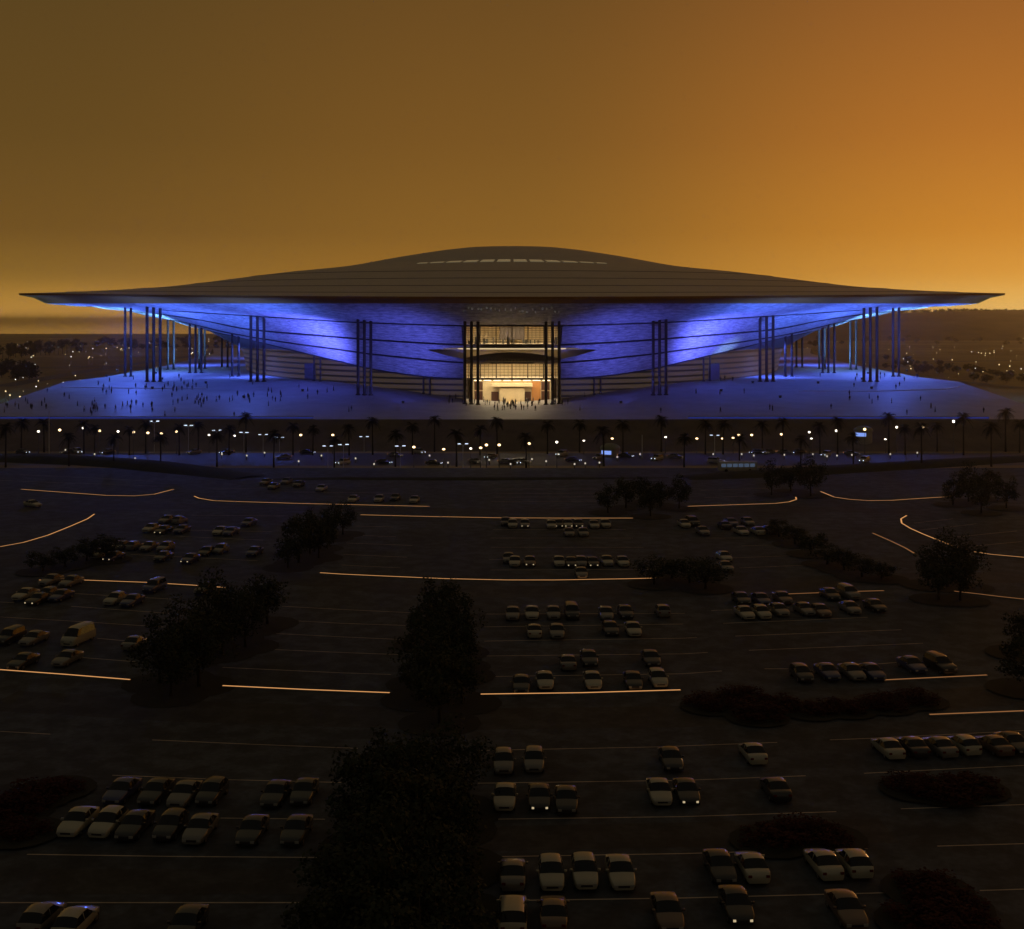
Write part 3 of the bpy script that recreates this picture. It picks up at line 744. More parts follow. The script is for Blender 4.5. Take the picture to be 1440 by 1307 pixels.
TREES = [make_tree('tree', 1, 8, 3.9, M_leafs[0]), make_tree('tree', 2, 9, 4.4, M_leafs[0]), make_tree('tree', 7, 7.2, 3.6, M_leafs[1])]
REDS = [make_tree('red_shrub', 9, 4.6, 3.0, M_leafs[2], 1700, .4), make_tree('red_shrub', 10, 5.2, 3.6, M_leafs[2], 1900, .4)]
FARTREE = [make_tree('tree', 21, 9, 5.5, M_leafs[3], 420, 1.5)]
CLUST = [
    ('in the small island beyond the upper left bays', [(405, 770), (420, 758), (436, 748), (450, 738), (466, 730), (482, 724), (448, 758)]),
    ('in the planted island between the left and centre bays', [(225, 915), (248, 898), (272, 885), (296, 870), (325, 858), (355, 842), (376, 834), (240, 928), (280, 905), (312, 885), (345, 865), (300, 850)]),
    ('in the narrow island in the centre of the car park', [(620, 850), (600, 872), (640, 872), (595, 905), (645, 905), (618, 925), (590, 945), (650, 945), (618, 968), (640, 890)]),
    ('in the big dark clump at the bottom centre', [(545, 1078), (590, 1066), (635, 1070), (525, 1110), (570, 1105), (625, 1112), (515, 1150), (555, 1155), (600, 1160), (635, 1150), (510, 1205), (550, 1215), (600, 1220), (635, 1225), (490, 1255), (530, 1270), (575, 1275), (615, 1290), (475, 1305), (535, 1320), (590, 1335)]),
    ('in the island at the top of the centre bays', [(855, 696), (880, 690), (905, 684), (930, 692), (955, 690), (915, 700)]),
    ('in the low clump right of the centre bays', [(920, 800), (945, 796), (970, 798), (992, 804)]),
    ('in the diagonal island of the upper right bays', [(1095, 742), (1118, 752), (1140, 763), (1163, 775), (1187, 787), (1212, 796), (1240, 800)]),
    ('in the round clump beside the right glowing kerb', [(1305, 790), (1332, 782), (1358, 788), (1320, 808), (1350, 810)]),
    ('in the hazy clump near the top right corner of the car park', [(1340, 690), (1362, 678), (1390, 680), (1415, 690), (1380, 695)]),
    ('in the dark clump at the left edge of the car park', [(60, 788), (92, 780), (122, 772), (150, 768)]),
    ('at the right edge of the car park', [(1436, 885), (1442, 925)]),
    ('beside the drive at the upper centre right', [(1085, 672), (1112, 666), (1140, 668)]),
]
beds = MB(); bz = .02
for where, L in CLUST:
    for i, (x, y) in enumerate(L):
        k = random.randint(0, 2); H0 = (8, 9, 7.2)[k]; sc = random.uniform(.8, 1.1)
        p = gp(x, y, H0*.55*sc)
        big = 1.0; low = .55 if ('low clump' in where or 'diagonal' in where or 'left edge' in where) else 1
        p = gp(x, y, H0*.55*sc*low)
        place(TREES[k], USED, (p.x, p.y, 0), random.uniform(0, 6.3), (sc*big, sc*big, sc*low*random.uniform(.85, 1.1)), '%s tree %s' % (('dark leafy', 'dark leafy', 'dull olive')[k], where), 'tree', '%s trees %s' % (('dark leafy', 'dark leafy', 'dull olive')[k], where))
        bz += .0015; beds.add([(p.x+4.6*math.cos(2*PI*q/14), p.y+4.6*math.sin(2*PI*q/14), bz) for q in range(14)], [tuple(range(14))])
RED = [('beyond the lower right bays', [(1000, 985), (1040, 975), (1090, 985), (1140, 992), (1190, 990), (1245, 985), (1290, 978), (1065, 1000)]), ('between the lower centre and right bays', [(1085, 1172), (1125, 1162), (1160, 1168)]),
       ('below the row of cars at the right edge', [(1290, 1100), (1330, 1106), (1365, 1100)]), ('at the bottom right corner', [(1305, 1240), (1330, 1262), (1300, 1285), (1350, 1300)]), ('at the left edge beyond the lower left bay', [(20, 1130), (50, 1112), (80, 1100), (30, 1160)])]
for where, L in RED:
    for x, y in L:
        k = random.randint(0, 1); p = gp(x, y, .8); sc = random.uniform(.8, 1.15)
        place(REDS[k], USED, (p.x, p.y, -.5), random.uniform(0, 6.3), (sc, sc, .36*sc), 'low spreading dark red shrub '+where, 'shrub', 'dark red shrubs '+where)
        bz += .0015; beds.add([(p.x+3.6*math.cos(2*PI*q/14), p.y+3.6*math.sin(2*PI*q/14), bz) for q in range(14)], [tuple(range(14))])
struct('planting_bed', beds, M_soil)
# far trees of the land beyond
def far_trees(zone, cnt, fx, fy, group, lab, s0=.7, s1=1.5):
    for i in range(cnt):
        x = random.uniform(*fx); y = fy(x)+random.uniform(0, 1)**1.5*14
        p = gp(x, y); place(FARTREE[0], USED, (p.x, p.y, 0), random.uniform(0, 6.3), random.uniform(s0, s1), lab, 'tree', group)
far_trees('l', 85, (-10, 330), lambda x: interp([(0, 492), (150, 482), (260, 478), (340, 482)], x), 'far trees left of the arena', 'far dark tree in the scattered woodland left of the arena')
far_trees('l', 16, (-10, 45), lambda x: 524, 'trees at the left edge below the plaza', 'dark tree at the left edge beside the plaza')
far_trees('r', 70, (1110, 1450), lambda x: interp([(1100, 478), (1250, 470), (1440, 474)], x), 'far trees right of the arena', 'far brown tree in the scattered woodland right of the arena')
far_trees('r', 40, (1240, 1450), lambda x: interp([(1240, 505), (1440, 535)], x), 'trees on the slope beside the plaza', 'dark tree on the slope right of the plaza', .5, .9)
# woodland that reads as one mass
def woods(name, pts):
    m = MB(); rnd = random.Random(5)
    for (x, y0, y1, cnt, Y, zz) in pts:
        for _ in range(cnt):
            xx = x+rnd.uniform(-1, 1)*12; X = (xx-CX)/F*Y; z = zz(xx); h = rnd.uniform(5, 10); Yq = Y+rnd.uniform(-20, 20)
            r = rnd.uniform(3.5, 6)
            for _k in range(7):
                a = rnd.uniform(0, 2*PI); q = Vector((X+math.cos(a)*r*.6, Yq+math.sin(a)*r*.6, z+h*rnd.uniform(.3, 1))); s = rnd.uniform(2, 3.6)
                d1 = Vector((rnd.gauss(0, 1), rnd.gauss(0, 1), rnd.gauss(0, 1))).normalized()*s; d2 = d1.cross(Vector((rnd.gauss(0, 1), rnd.gauss(0, 1), rnd.gauss(0, 1)))).normalized()*s*.7
                m.add([q-d1, q+d2, q+d1, q-d2], [(0, 1, 2, 3)])
    return tag(m.build(name, M_leafs[1]), 'dark line of far woodland along the ridge right of the arena', 'woodland', kind='stuff')
woods('distant_woodland', [(x, 0, 0, 16, 3590, lambda q: ph(q)-3) for x in range(1120, 1480, 16)])
# ------------------------------------------------------------------ lamps
def make_lamp(kind):
    root = empty('street_lamp', (0, 0, 0))
    m = MB(); m.tube([(0, 0, -.2), (0, 0, 1)], .12, 8); m.tube([(0, 0, .9), (0, 0, 7.4)], [.08, .05], 6); m.build('pole', M_pole if kind != 'cool' else M_poleW, root)
    if kind == 'cool':
        for s in (-1, 1):
            m = MB(); m.tube([(0, 0, 7.3), (s*.9, 0, 7.75)], .06, 5); m.build('arm', M_poleW, root)
            m = MB(); m.box(s*.95-.38, s*.95+.38, -.3, .3, 7.66, 7.84); m.build('lamp_head', M_cool, root)
    else:
        m = MB(); m.lathe([(.05, 7.3), (.22, 7.4), (.22, 7.48)], 8); m.build('collar', M_pole, root)
        m = MB(); m.sphere((0, 0, 7.85), .40 if kind == 'warm' else .34, 10, 6); m.build('lamp_globe', M_warm if kind == 'warm' else M_white, root, smooth=True)
    return root
LAMP = {k: make_lamp(k) for k in ('warm', 'white', 'cool')}
lamps = [(54, 607, 'white'), (84, 605, 'warm'), (117, 602, 'white'), (140, 606, 'warm'), (166, 607, 'white'), (188, 608, 'warm'), (208, 609, 'warm'), (227, 610, 'warm'), (248, 607, 'warm'), (294, 612, 'white'), (330, 613, 'white'), (423, 612, 'warm'), (468, 612, 'warm'),
         (217, 592, 'cool'), (265, 598, 'cool'), (305, 605, 'cool'), (343, 608, 'cool'), (370, 611, 'cool'), (393, 615, 'cool'), (461, 627, 'cool'),
         (483, 625, 'cool'), (512, 614, 'cool'), (563, 627, 'cool'), (582, 629, 'warm'), (624, 632, 'warm'), (651, 624, 'cool'), (662, 631, 'white'), (676, 630, 'warm'), (684, 626, 'warm'), (702, 626, 'warm'), (744, 624, 'warm'), (783, 622, 'white'), (821, 620, 'white'), (861, 617, 'warm'), (936, 615, 'white'),
         (980, 617, 'warm'), (1005, 612, 'cool'), (1016, 617, 'warm'), (1031, 616, 'warm'), (1039, 612, 'warm'), (1057, 612, 'warm'), (1099, 611, 'warm'), (1138, 608, 'white'), (1141, 617, 'white'), (1176, 606, 'white'), (1216, 604, 'warm'), (1245, 618, 'white'), (1261, 601, 'white'), (1298, 601, 'warm'), (1341, 593, 'white')]
LW = {'warm': 'lit warm yellow globe street lamp', 'white': 'lit small white globe street lamp', 'cool': 'white double armed street lamp'}
for i, (x, y, k) in enumerate(lamps):
    Y = 381 if y > 621 else random.uniform(418, 425)
    z = HC-(y-HY)/F*Y; X = (x-CX)/F*Y
    part = 'left' if x < 480 else 'centre' if x < 960 else 'right'
    o = place(LAMP[k], USED, (X, Y, 0), random.uniform(-.4, .4), (1.15, 1.15, z/7.85), '%s among the palms below the %s of the plaza' % (LW[k], part), 'street lamp', '%ss, %s stretch of the street' % (LW[k], part))
    if k != 'cool':
        gl = [c for c in o.children if c.name.startswith('lamp_globe')][0]; gl.location.z = 0
for x, y0, y1, lab in ((903, 612, 650, 'tall thin pale mast in the gap of the palms right of centre'), (1130, 638, 664, 'short pale mast on the grass bank toward the right'), (69, 578, 606, 'thin pale mast above the palms at the far left')):
    Y = 405; X = (x-CX)/F*Y; h = HC-(y0-HY)/F*Y; r0 = empty('mast', (X, Y, 0), lab, 'mast', 'pale masts along the street')
    m = MB(); m.tube([(0, 0, -.2), (0, 0, h)], [.2, .12], 8); m.build('pole', M_poleW, r0); m = MB(); m.lathe([(.4, 0), (.4, .25), (.2, .3)], 10); m.build('base', M_concrete, r0)
boll = empty('bollard_light', (0, 0, 0)); m = MB(); m.tube([(0, 0, -.1), (0, 0, 1.0)], .12, 8); m.build('post', M_pole, boll); m = MB(); m.lathe([(.17, 1.0), (.19, 1.1), (.19, 1.32), (.12, 1.42), (.01, 1.44)], 8); m.build('lamp_head', emis('bollard_lamp', (1, .88, .68), .6), boll)
for x, y in ((92, 634), (133, 640), (190, 646), (312, 640), (347, 642), (372, 638), (420, 650), (452, 642), (500, 646), (526, 654), (556, 640), (604, 642), (630, 652), (688, 648), (718, 654), (748, 647), (768, 650), (785, 640), (808, 654), (823, 653), (843, 652), (868, 644), (900, 640), (1003, 640), (1043, 640), (1060, 642), (1103, 641), (1143, 640), (1163, 643), (1177, 642), (1198, 641), (1252, 640), (1290, 638)):
    p = gp(x, y, 1.2); part = 'left' if x < 480 else 'centre' if x < 960 else 'right'
    place(boll, USED, (p.x, p.y, .0), 0, 1.2, 'small lit bollard beside the %s stretch of the street' % part, 'bollard light', 'lit bollards on the %s stretch' % part)
# far lamps: tiny masts with a glowing head
FARL = []
for nm, mm in (('warm', M_far), ('white', M_farw)):
    m = MB(); m.tube([(0, 0, 0), (0, 0, 9)], .12, 5, mi=0); m.sphere((0, 0, 9.4), .6, 8, 5, mi=1); o = m.build('far_lamp', [M_pole, mm]); FARL.append((o, nm))
def far_lamp(x, y, s, w, side):
    p = gp(x, y, 9.4); o, nm = FARL[w]
    place(o, USED, (p.x, p.y, 0), 0, s, 'tiny far %s light in the dark land %s of the arena' % (('yellow', 'white')[w], side), 'lamp', 'far %s lights %s of the arena' % (('yellow', 'white')[w], side))
for i in range(100):
    x = random.uniform(0, 320); y = random.choice([random.uniform(474, 500), random.uniform(500, 535), random.uniform(482, 492)])
    if x > 150 and y > 525: continue
    far_lamp(x, y, random.uniform(.3, .75)*(1.25 if y < 500 else .8), int(random.random() < .35), 'left')
for x, y in ((126, 497), (130, 498), (124, 499), (10, 484), (6, 486), (28, 548), (36, 553), (8, 541), (14, 546), (24, 551), (89, 530), (106, 521)): far_lamp(x, y, .62, x % 2, 'left')
for i in range(56):
    x = random.uniform(1110, 1440); y = random.choice([random.uniform(472, 500), random.uniform(480, 496), random.uniform(500, 520)])
    far_lamp(x, y, random.uniform(.35, .8), int(random.random() < .2), 'right')
for x, y in ((1322, 489), (1380, 494), (1386, 494), (1392, 494), (1398, 493), (1376, 493), (1405, 509), (1420, 511), (1312, 486), (1250, 489), (1275, 494)): far_lamp(x, y, .75, 0, 'right')
# ------------------------------------------------------------------ cars
def car_proto(kind, paint, lit=False):
    root = empty('parked_car', (0, 0, 0))
    # stations: y (front is -y), half width, belt height, roof height (== belt when there is no cabin), half width of the roof
    if kind == 'sedan':
        S = [(-2.25, .62, .56, 0), (-2.16, .74, .66, 0), (-1.85, .84, .74, 0), (-1.3, .89, .82, 0), (-.88, .9, .88, 0), (-.2, .9, .92, 1.36), (.25, .9, .93, 1.43), (.8, .9, .94, 1.38), (1.5, .89, .95, 0), (1.95, .86, .95, 0), (2.2, .8, .88, 0), (2.28, .7, .6, 0)]; L = (5, 7); wheels = (-1.36, 1.36)
    elif kind == 'hatchback':
        S = [(-2.0, .6, .58, 0), (-1.92, .74, .7, 0), (-1.6, .83, .8, 0), (-1.1, .87, .88, 0), (-.8, .88, .92, 0), (-.1, .88, .95, 1.44), (.4, .88, .97, 1.51), (1.3, .87, .99, 1.45), (1.85, .84, 1.0, 0), (1.98, .78, .9, 0), (2.02, .7, .55, 0)]; L = (5, 7); wheels = (-1.22, 1.25)
    elif kind == 'suv':
        S = [(-2.3, .68, .68, 0), (-2.2, .82, .86, 0), (-1.9, .9, .97, 0), (-1.3, .93, 1.03, 0), (-1.0, .94, 1.06, 0), (-.4, .94, 1.08, 1.66), (.2, .94, 1.1, 1.74), (1.9, .92, 1.1, 1.7), (2.2, .89, 1.08, 0), (2.3, .84, .95, 0), (2.33, .76, .6, 0)]; L = (5, 7); wheels = (-1.4, 1.4)
    else:
        S = [(-2.5, .72, .8, 0), (-2.42, .86, .98, 0), (-2.1, .95, 1.12, 0), (-1.8, .97, 1.18, 0), (-1.1, .98, 1.24, 2.05), (-.4, .98, 1.26, 2.16), (2.2, .97, 1.26, 2.13), (2.46, .94, 1.24, 0), (2.52, .9, 1.0, 0), (2.54, .84, .6, 0)]; L = (4, 6); wheels = (-1.6, 1.6)
    rows = []
    for (y, hw, belt, roof) in S:
        rz = roof if roof else belt; rw = hw*.76 if roof else hw*.72
        crown = .04
        half = [(hw*.9, .26), (hw, .45), (hw, belt*.8), (hw*.97, belt)]
        if roof: half += [(lerp(hw*.97, rw, .85), lerp(belt, rz, .86)), (rw*.9, rz-.012), (rw*.5, rz+crown*.7), (0, rz+crown)]
        else: half += [(hw*.9, belt+.015), (hw*.78, belt+.025), (hw*.45, belt+crown), (0, belt+crown+.01)]
        full = [(x, y, z) for x, z in half]+[(-x, y, z) for x, z in half[-2::-1]]
        rows.append(full)
    n = len(rows[0]); body = MB(); win = {'windscreen': MB(), 'rear_window': MB(), 'side_window': [MB(), MB()]}
    c0, c1 = L
    body.v = [p for r in rows for p in r]
    def q(i, j): return (i*n+j, i*n+j+1, (i+1)*n+j+1, (i+1)*n+j)
    for i in range(len(rows)-1):
        for j in range(n-1):
            idx = q(i, j); pts = [body.v[k] for k in idx]
            tgt = None
            if i == c0-1 and 3 < j < n-5: tgt = win['windscreen']
            elif i == c1 and 3 < j < n-5: tgt = win['rear_window']
            elif c0-1 <= i <= c1 and j == 3: tgt = win['side_window'][0]
            elif c0-1 <= i <= c1 and j == n-5: tgt = win['side_window'][1]
            if tgt is None: body.f.append(idx); body.mi.append(0)
            else: tgt.add(pts, [(0, 1, 2, 3)])
    body.f.append(tuple(range(n))[::-1]); body.mi.append(0); body.f.append(tuple((len(rows)-1)*n+k for k in range(n))); body.mi.append(0)
    # pillars between the side windows
    for sx in (-1, 1):
        for yy in ((S[c0][0]+S[c1][0])/2,):
            hw, belt, rz = .9, S[c0][2], S[c0+1][3]
            body.tube([(sx*hw*.975, yy, belt), (sx*hw*.775, yy, rz*.985)], .035, 4)
    for sx in (-1, 1): body.box(sx*.98-.1, sx*.98+.1, S[c0-1][0]+.18, S[c0-1][0]+.3, S[c0-1][2]+.02, S[c0-1][2]+.16)   # mirrors
    bo = body.build('body', M_car[paint], root, smooth=True)
    try: bo.data.shade_auto_smooth
    except Exception: pass
    win['windscreen'].build('windscreen', M_carglass, root); win['rear_window'].build('rear_window', M_carglass, root)
    for w in win['side_window']: w.build('side_window', M_carglass, root)
    for sx in (-1, 1):
        for wy in wheels:
            m = MB(); r = .33 if kind in ('sedan', 'hatchback') else .38; xw = sx*(.74 if kind != 'van' else .82)
            m.tube([(xw-.11, wy, r), (xw+.11, wy, r)], r, 14); wo = m.build('wheel', M_tyre, root)
            m = MB(); m.tube([(xw+sx*.112, wy, r), (xw+sx*.125, wy, r)], [r*.66, r*.55], 12); m.build('rim', M_rim, wo)
    fz = S[1][2]*.86; fy = S[0][0]
    for sx in (-1, 1):
        hw_ = .09 if lit else .15; m = MB(); m.box(sx*.55-hw_, sx*.55+hw_, fy-.03, fy+.16, fz-(.11 if lit else .14), fz+.03); m.build('headlight', M_headon if lit else M_lens, root)
        m = MB(); ry = S[-1][0]; m.box(sx*.62-.13, sx*.62+.13, ry-.12, ry+.03, S[-2][2]*.75, S[-2][2]*.75+.16); m.build('tail_light', M_tail, root)
    m = MB(); m.box(-.42, .42, fy-.02, fy+.05, .42, .56); m.build('grille', M_seam, root)
    return root
PROTO = {}
def car(kind, paint, lit=False):
    k = (kind, paint, lit)
    if k not in PROTO: PROTO[k] = car_proto(kind, paint, lit)
    return PROTO[k]
C, G_, D, B, N = 'cream', 'grey', 'dark', 'blue', 'brown'
ROWS = [  # (where the row stands, default facing 1 = nose to the camera, [(x, y, colour, kind, lit)])
    ('in the back row of the lower left bay', 1, [(172, 1112, B, 's'), (220, 1113, D, 's'), (260, 1116, G_, 's'), (298, 1115, D, 'h'), (388, 1116, D, 's'), (428, 1113, D, 's')]),
    ('in the front row of the lower left bay', 1, [(110, 1155, C, 's'), (152, 1158, C, 'h'), (190, 1160, D, 's'), (240, 1162, D, 'h'), (282, 1165, G_, 's'), (355, 1167, D, 's'), (417, 1167, D, 's')]),
    ('at the bottom left corner', 0, [(60, 1290, G_, 'h'), (107, 1296, C, 'h'), (263, 1300, D, 's')]),
    ('in the back row of the lower centre bay', 1, [(708, 1072, G_, 'h'), (751, 1070, G_, 'h'), (943, 1067, D, 's')]),
    ('in the second row of the lower centre bay', 1, [(710, 1120, C, 's'), (758, 1121, D, 's', 1), (796, 1124, D, 's'), (927, 1113, C, 's'), (965, 1113, D, 's', 1)]),
    ('in the third row of the lower centre bay', 0, [(721, 1227, G_, 's'), (775, 1229, C, 'h'), (822, 1227, C, 'h'), (872, 1226, C, 's')]),
    ('at the bottom edge of the lower centre bay', 0, [(721, 1287, C, 'u'), (778, 1283, N, 's'), (938, 1282, N, 's')]),
    ('in the pair right of the lower centre bay', 0, [(1058, 1058, C, 's'), (1090, 1108, D, 's')]),
    ('in the long row at the right edge', 0, [(1248, 1051, C, 's'), (1282, 1049, D, 's'), (1320, 1049, G_, 's'), (1354, 1047, C, 'h'), (1397, 1047, N, 's'), (1425, 1045, D, 's')]),
    ('in the third row of the lower right bay', 0, [(1012, 1218, D, 's'), (1057, 1217, C, 's'), (1157, 1213, C, 's'), (1200, 1212, C, 'h')]),
    ('at the bottom edge of the lower right bay', 1, [(1035, 1272, D, 's', 1), (1190, 1278, N, 's')]),
    ('in the upper left bay, back row', 1, [(213, 743, C, 's'), (235, 731, G_, 's'), (230, 746, D, 's', 1), (253, 732, G_, 'h'), (256, 745, B, 's'), (310, 747, C, 's'), (325, 748, B, 's'), (350, 735, B, 's')]),
    ('in the upper left bay, front row', 1, [(143, 779, C, 's'), (160, 783, B, 's', 1), (170, 768, G_, 's'), (190, 768, G_, 'h'), (210, 769, G_, 's'), (233, 770, G_, 'h'), (230, 783, D, 's'), (268, 786, B, 's', 1), (291, 776, D, 's'), (310, 773, G_, 'h'), (358, 776, B, 's')]),
    ('below the glowing kerb at the left edge, back row', 1, [(72, 816, G_, 's'), (100, 818, G_, 's'), (217, 826, B, 'u'), (288, 828, D, 's')]),
    ('below the glowing kerb at the left edge, front row', 1, [(36, 836, C, 's'), (54, 843, D, 's', 1), (66, 836, G_, 'h'), (86, 838, B, 's'), (162, 843, C, 'h'), (186, 845, B, 's')]),
    ('in the bay above the long left glowing kerb', 1, [(14, 897, D, 'u'), (48, 898, G_, 's'), (110, 898, C, 'v'), (190, 904, G_, 's'), (95, 926, G_, 's'), (33, 930, D, 's')]),
    ('in the farthest bay left of centre', 1, [(374, 678, G_, 's'), (385, 684, G_, 's'), (403, 677, G_, 's'), (452, 687, C, 's'), (497, 702, C, 's'), (533, 702, C, 'h'), (583, 703, C, 's'), (420, 681, D, 's'), (556, 700, D, 's')]),
    ('on the drive in the far left corner', 0, [(46, 709, C, 's')]),
    ('in the upper centre bay, back row', 1, [(711, 734, D, 's'), (721, 737, C, 's'), (738, 737, G_, 's', 1), (775, 738, C, 's'), (785, 737, D, 's', 1), (798, 737, C, 's', 1), (813, 737, D, 's', 1), (835, 738, C, 's'), (851, 737, C, 's'), (800, 749, G_, 's'), (820, 749, G_, 's')]),
    ('in the upper centre bay, front row', 1, [(715, 785, G_, 's'), (724, 790, C, 's'), (745, 790, N, 's', 1), (786, 790, C, 's'), (803, 791, D, 's', 1), (817, 791, G_, 'h'), (833, 791, D, 's', 1), (853, 789, C, 's'), (875, 790, C, 's'), (817, 806, G_, 's')]),
    ('in the back row of the middle centre bay', 1, [(721, 863, G_, 's'), (748, 862, C, 's'), (778, 862, G_, 's'), (804, 862, D, 'u'), (852, 863, G_, 's'), (879, 861, D, 's'), (931, 859, G_, 'h')]),
    ('in the second row of the middle centre bay', 1, [(751, 887, C, 's'), (783, 888, G_, 's'), (858, 884, D, 's'), (890, 885, C, 's')]),
    ('in the third row of the middle centre bay', 1, [(798, 931, G_, 's'), (828, 926, D, 's'), (915, 926, D, 's')]),
    ('in the front row of the middle centre bay', 1, [(733, 962, D, 's'), (766, 957, C, 's'), (833, 957, C, 's'), (890, 957, D, 's'), (925, 955, C, 'h')]),
    ('in the upper right bay, back row', 1, [(962, 737, C, 's'), (974, 735, D, 'u'), (988, 747, G_, 's'), (1018, 739, D, 's'), (1028, 735, B, 's'), (1042, 747, C, 's'), (1051, 734, G_, 's'), (1065, 747, C, 's'), (1083, 746, N, 's')]),
    ('beside the low clump of the upper right bay', 1, [(1018, 783, C, 's'), (1020, 797, G_, 's')]),
    ('in the back row of the middle right bay', 1, [(1042, 842, D, 's'), (1070, 843, B, 's'), (1100, 841, N, 's'), (1167, 836, D, 's'), (1193, 835, G_, 'u')]),
    ('in the front row of the middle right bay', 1, [(1047, 862, C, 's'), (1071, 862, C, 'h'), (1095, 858, G_, 's'), (1131, 857, G_, 's'), (1153, 859, N, 's'), (1195, 855, G_, 's'), (1230, 852, D, 's')]),
    ('above the right glowing kerb of the middle right bay', 1, [(1127, 948, D, 'h'), (1163, 945, B, 's'), (1198, 945, G_, 's'), (1225, 945, B, 's'), (1282, 935, B, 's'), (1322, 936, D, 'u')]),
]
KN = {'s': 'sedan', 'h': 'hatchback', 'u': 'suv', 'v': 'van'}
CW = {'cream': 'pale cream', 'grey': 'mid grey', 'dark': 'near black', 'blue': 'deep blue', 'brown': 'dull brown'}
ORD = ['leftmost', 'second from left', 'third from left', 'fourth from left', 'fifth from left', 'sixth from left', 'seventh from left', 'eighth from left', 'ninth from left', 'tenth from left', 'eleventh from left']
for where, face, L in ROWS:
    order = sorted(range(len(L)), key=lambda i: L[i][0])
    for rank, i in enumerate(order):
        x, y, c, k, *lit = L[i]
        kind = KN[k]; p = gp(x, y, .65)
        short = where.replace('the ', '')
        lab = '%s %s%s, %s %s' % (CW[c], kind, ', headlights lit,' if lit else '', ORD[rank] if rank < len(order)-1 or len(order) == 1 else 'rightmost', short)
        if len(L) == 1: lab = '%s %s standing %s' % (CW[c], kind, where)
        front = face if lit or random.random() < .85 else 1-face
        if lit: front = 1
        rz = (0 if front else PI) + p.x/300 + random.uniform(-.03, .03)
        if 'far left corner' in where: rz = R(55)
        o = place(car(kind, c, bool(lit)), USED, (p.x, p.y, .016), rz, 1.12, lab, 'car', 'cars parked '+where)
        if kind == 'van': o['category'] = 'van'
# cars moving on the street, lights on
def street_proto(paint, kind, cool):
    r = car_proto(kind, paint, True); r.name = 'car'
    for ch in r.children:
        if ch.name.startswith('headlight'): ch.data.materials[0] = M_headcool if cool else M_headon
        if ch.name.startswith('tail_light'): ch.data.materials[0] = M_tailon
    return r
SP = [street_proto('dark', 'sedan', 1), street_proto('grey', 'sedan', 0), street_proto('cream', 'suv', 1)]
ST = [(30, 632, 0), (93, 630, 1), (108, 631, 2), (150, 634, 0), (272, 633, 1), (318, 634, 0), (398, 643, 1), (432, 634, 0), (482, 651, 2), (540, 650, 0), (556, 640, 1), (590, 636, 2), (610, 651, 0), (668, 649, 1), (690, 642, 0), (712, 649, 1), (723, 650, 0), (735, 649, 1), (790, 639, 2), (806, 647, 0), (842, 643, 1), (880, 641, 0), (924, 645, 2), (950, 642, 1), (1007, 649, 2), (1064, 636, 0), (1072, 636, 1), (1080, 636, 0), (1104, 635, 1), (1123, 636, 0), (1162, 640, 2), (1198, 638, 1), (1216, 648, 2)]
for i, (x, y, k) in enumerate(ST):
    p = gp(x, y, .6); p.y = max(388, min(420, p.y)); p.x = (x-CX)/F*p.y
    part = 'left' if x < 480 else 'centre' if x < 960 else 'right'; kn = ('near black sedan', 'grey sedan', 'pale tall car')[k]
    place(SP[k], USED, (p.x, p.y+p.x*p.x*.00004, .02), random.choice([R(62), R(-62), R(35), R(-35), R(75)]), 1.1, '%s with bright lights driving on the %s stretch of street' % (kn, part), 'car', '%ss driving on the %s stretch' % (kn, part))
# bus and domed kiosks
bus = empty('bus', (0, 0, 0), 'pale bus with bluish lit windows on the street right of centre', 'bus')
m = MB()
pr = [(-1.2, .35), (-1.25, .6), (-1.25, 2.6), (-1.1, 3.0), (-.6, 3.1), (.6, 3.1), (1.1, 3.0), (1.25, 2.6), (1.25, .6), (1.2, .35)]
m.grid(lambda i, y: (y, pr[i][0], pr[i][1]), list(range(10)), [-5.5, -5.2, 0, 5.2, 5.5]); m.add([(-5.5, a, b) for a, b in pr], [tuple(range(10))]); m.add([(5.5, a, b) for a, b in pr], [tuple(range(10))[::-1]]); m.build('body', M_car['cream'], bus)
m = MB()
for i in range(6): m.box(-5+i*1.68, -5+i*1.68+1.4, -1.29, -1.26, 1.5, 2.5)
m.build('side_window', emis('bus_window_light', (.45, .65, 1), .1), bus)
for xw in (-3.6, 3.4):
    for sy in (-1, 1): m = MB(); m.tube([(xw, sy*1.0, .48), (xw, sy*1.27, .48)], .48, 14); m.build('wheel', M_tyre, bus)
p = gp(1037, 656, 1.6); bus.location = (p.x, p.y, .02); bus.rotation_euler = (0, 0, R(4))
for x, y, where in ((858, 634, 'among the palms just right of centre'), (1214, 621, 'among the palms far toward the right')):
    k = empty('domed_kiosk', (0, 0, 0), 'domed kiosk with blue front '+where, 'kiosk', 'domed kiosks by the street')
    m = MB(); m.lathe([(3.0, -3.4), (3.0, 2.3), (3.25, 2.35), (3.25, 2.6)], 20); m.build('wall', M_concrete, k)
    m = MB(); m.lathe([(3.3*math.cos(t*PI/2/7), 2.6+1.7*math.sin(t*PI/2/7)) for t in range(7)]+[(.02, 4.3)], 20); m.build('dome', mat('greenish_dome', (.2, .21, .12), .5), k, smooth=True)
    m = MB(); m.grid(lambda a, z: (3.06*math.sin(R(a)), -3.06*math.cos(R(a)), z), [-70+i*8 for i in range(10)], [.9, 2.1]); m.build('counter_light', M_kiosk, k)
    Y = 412; z0 = 0; k.location = ((x-CX)/F*Y, Y, max(0, HC-(y-HY)/F*Y-2.2)); 
    if k.location.z > .3: k.location.y = 436; k.location.x = (x-CX)/F*436; k.location.z = 3.6
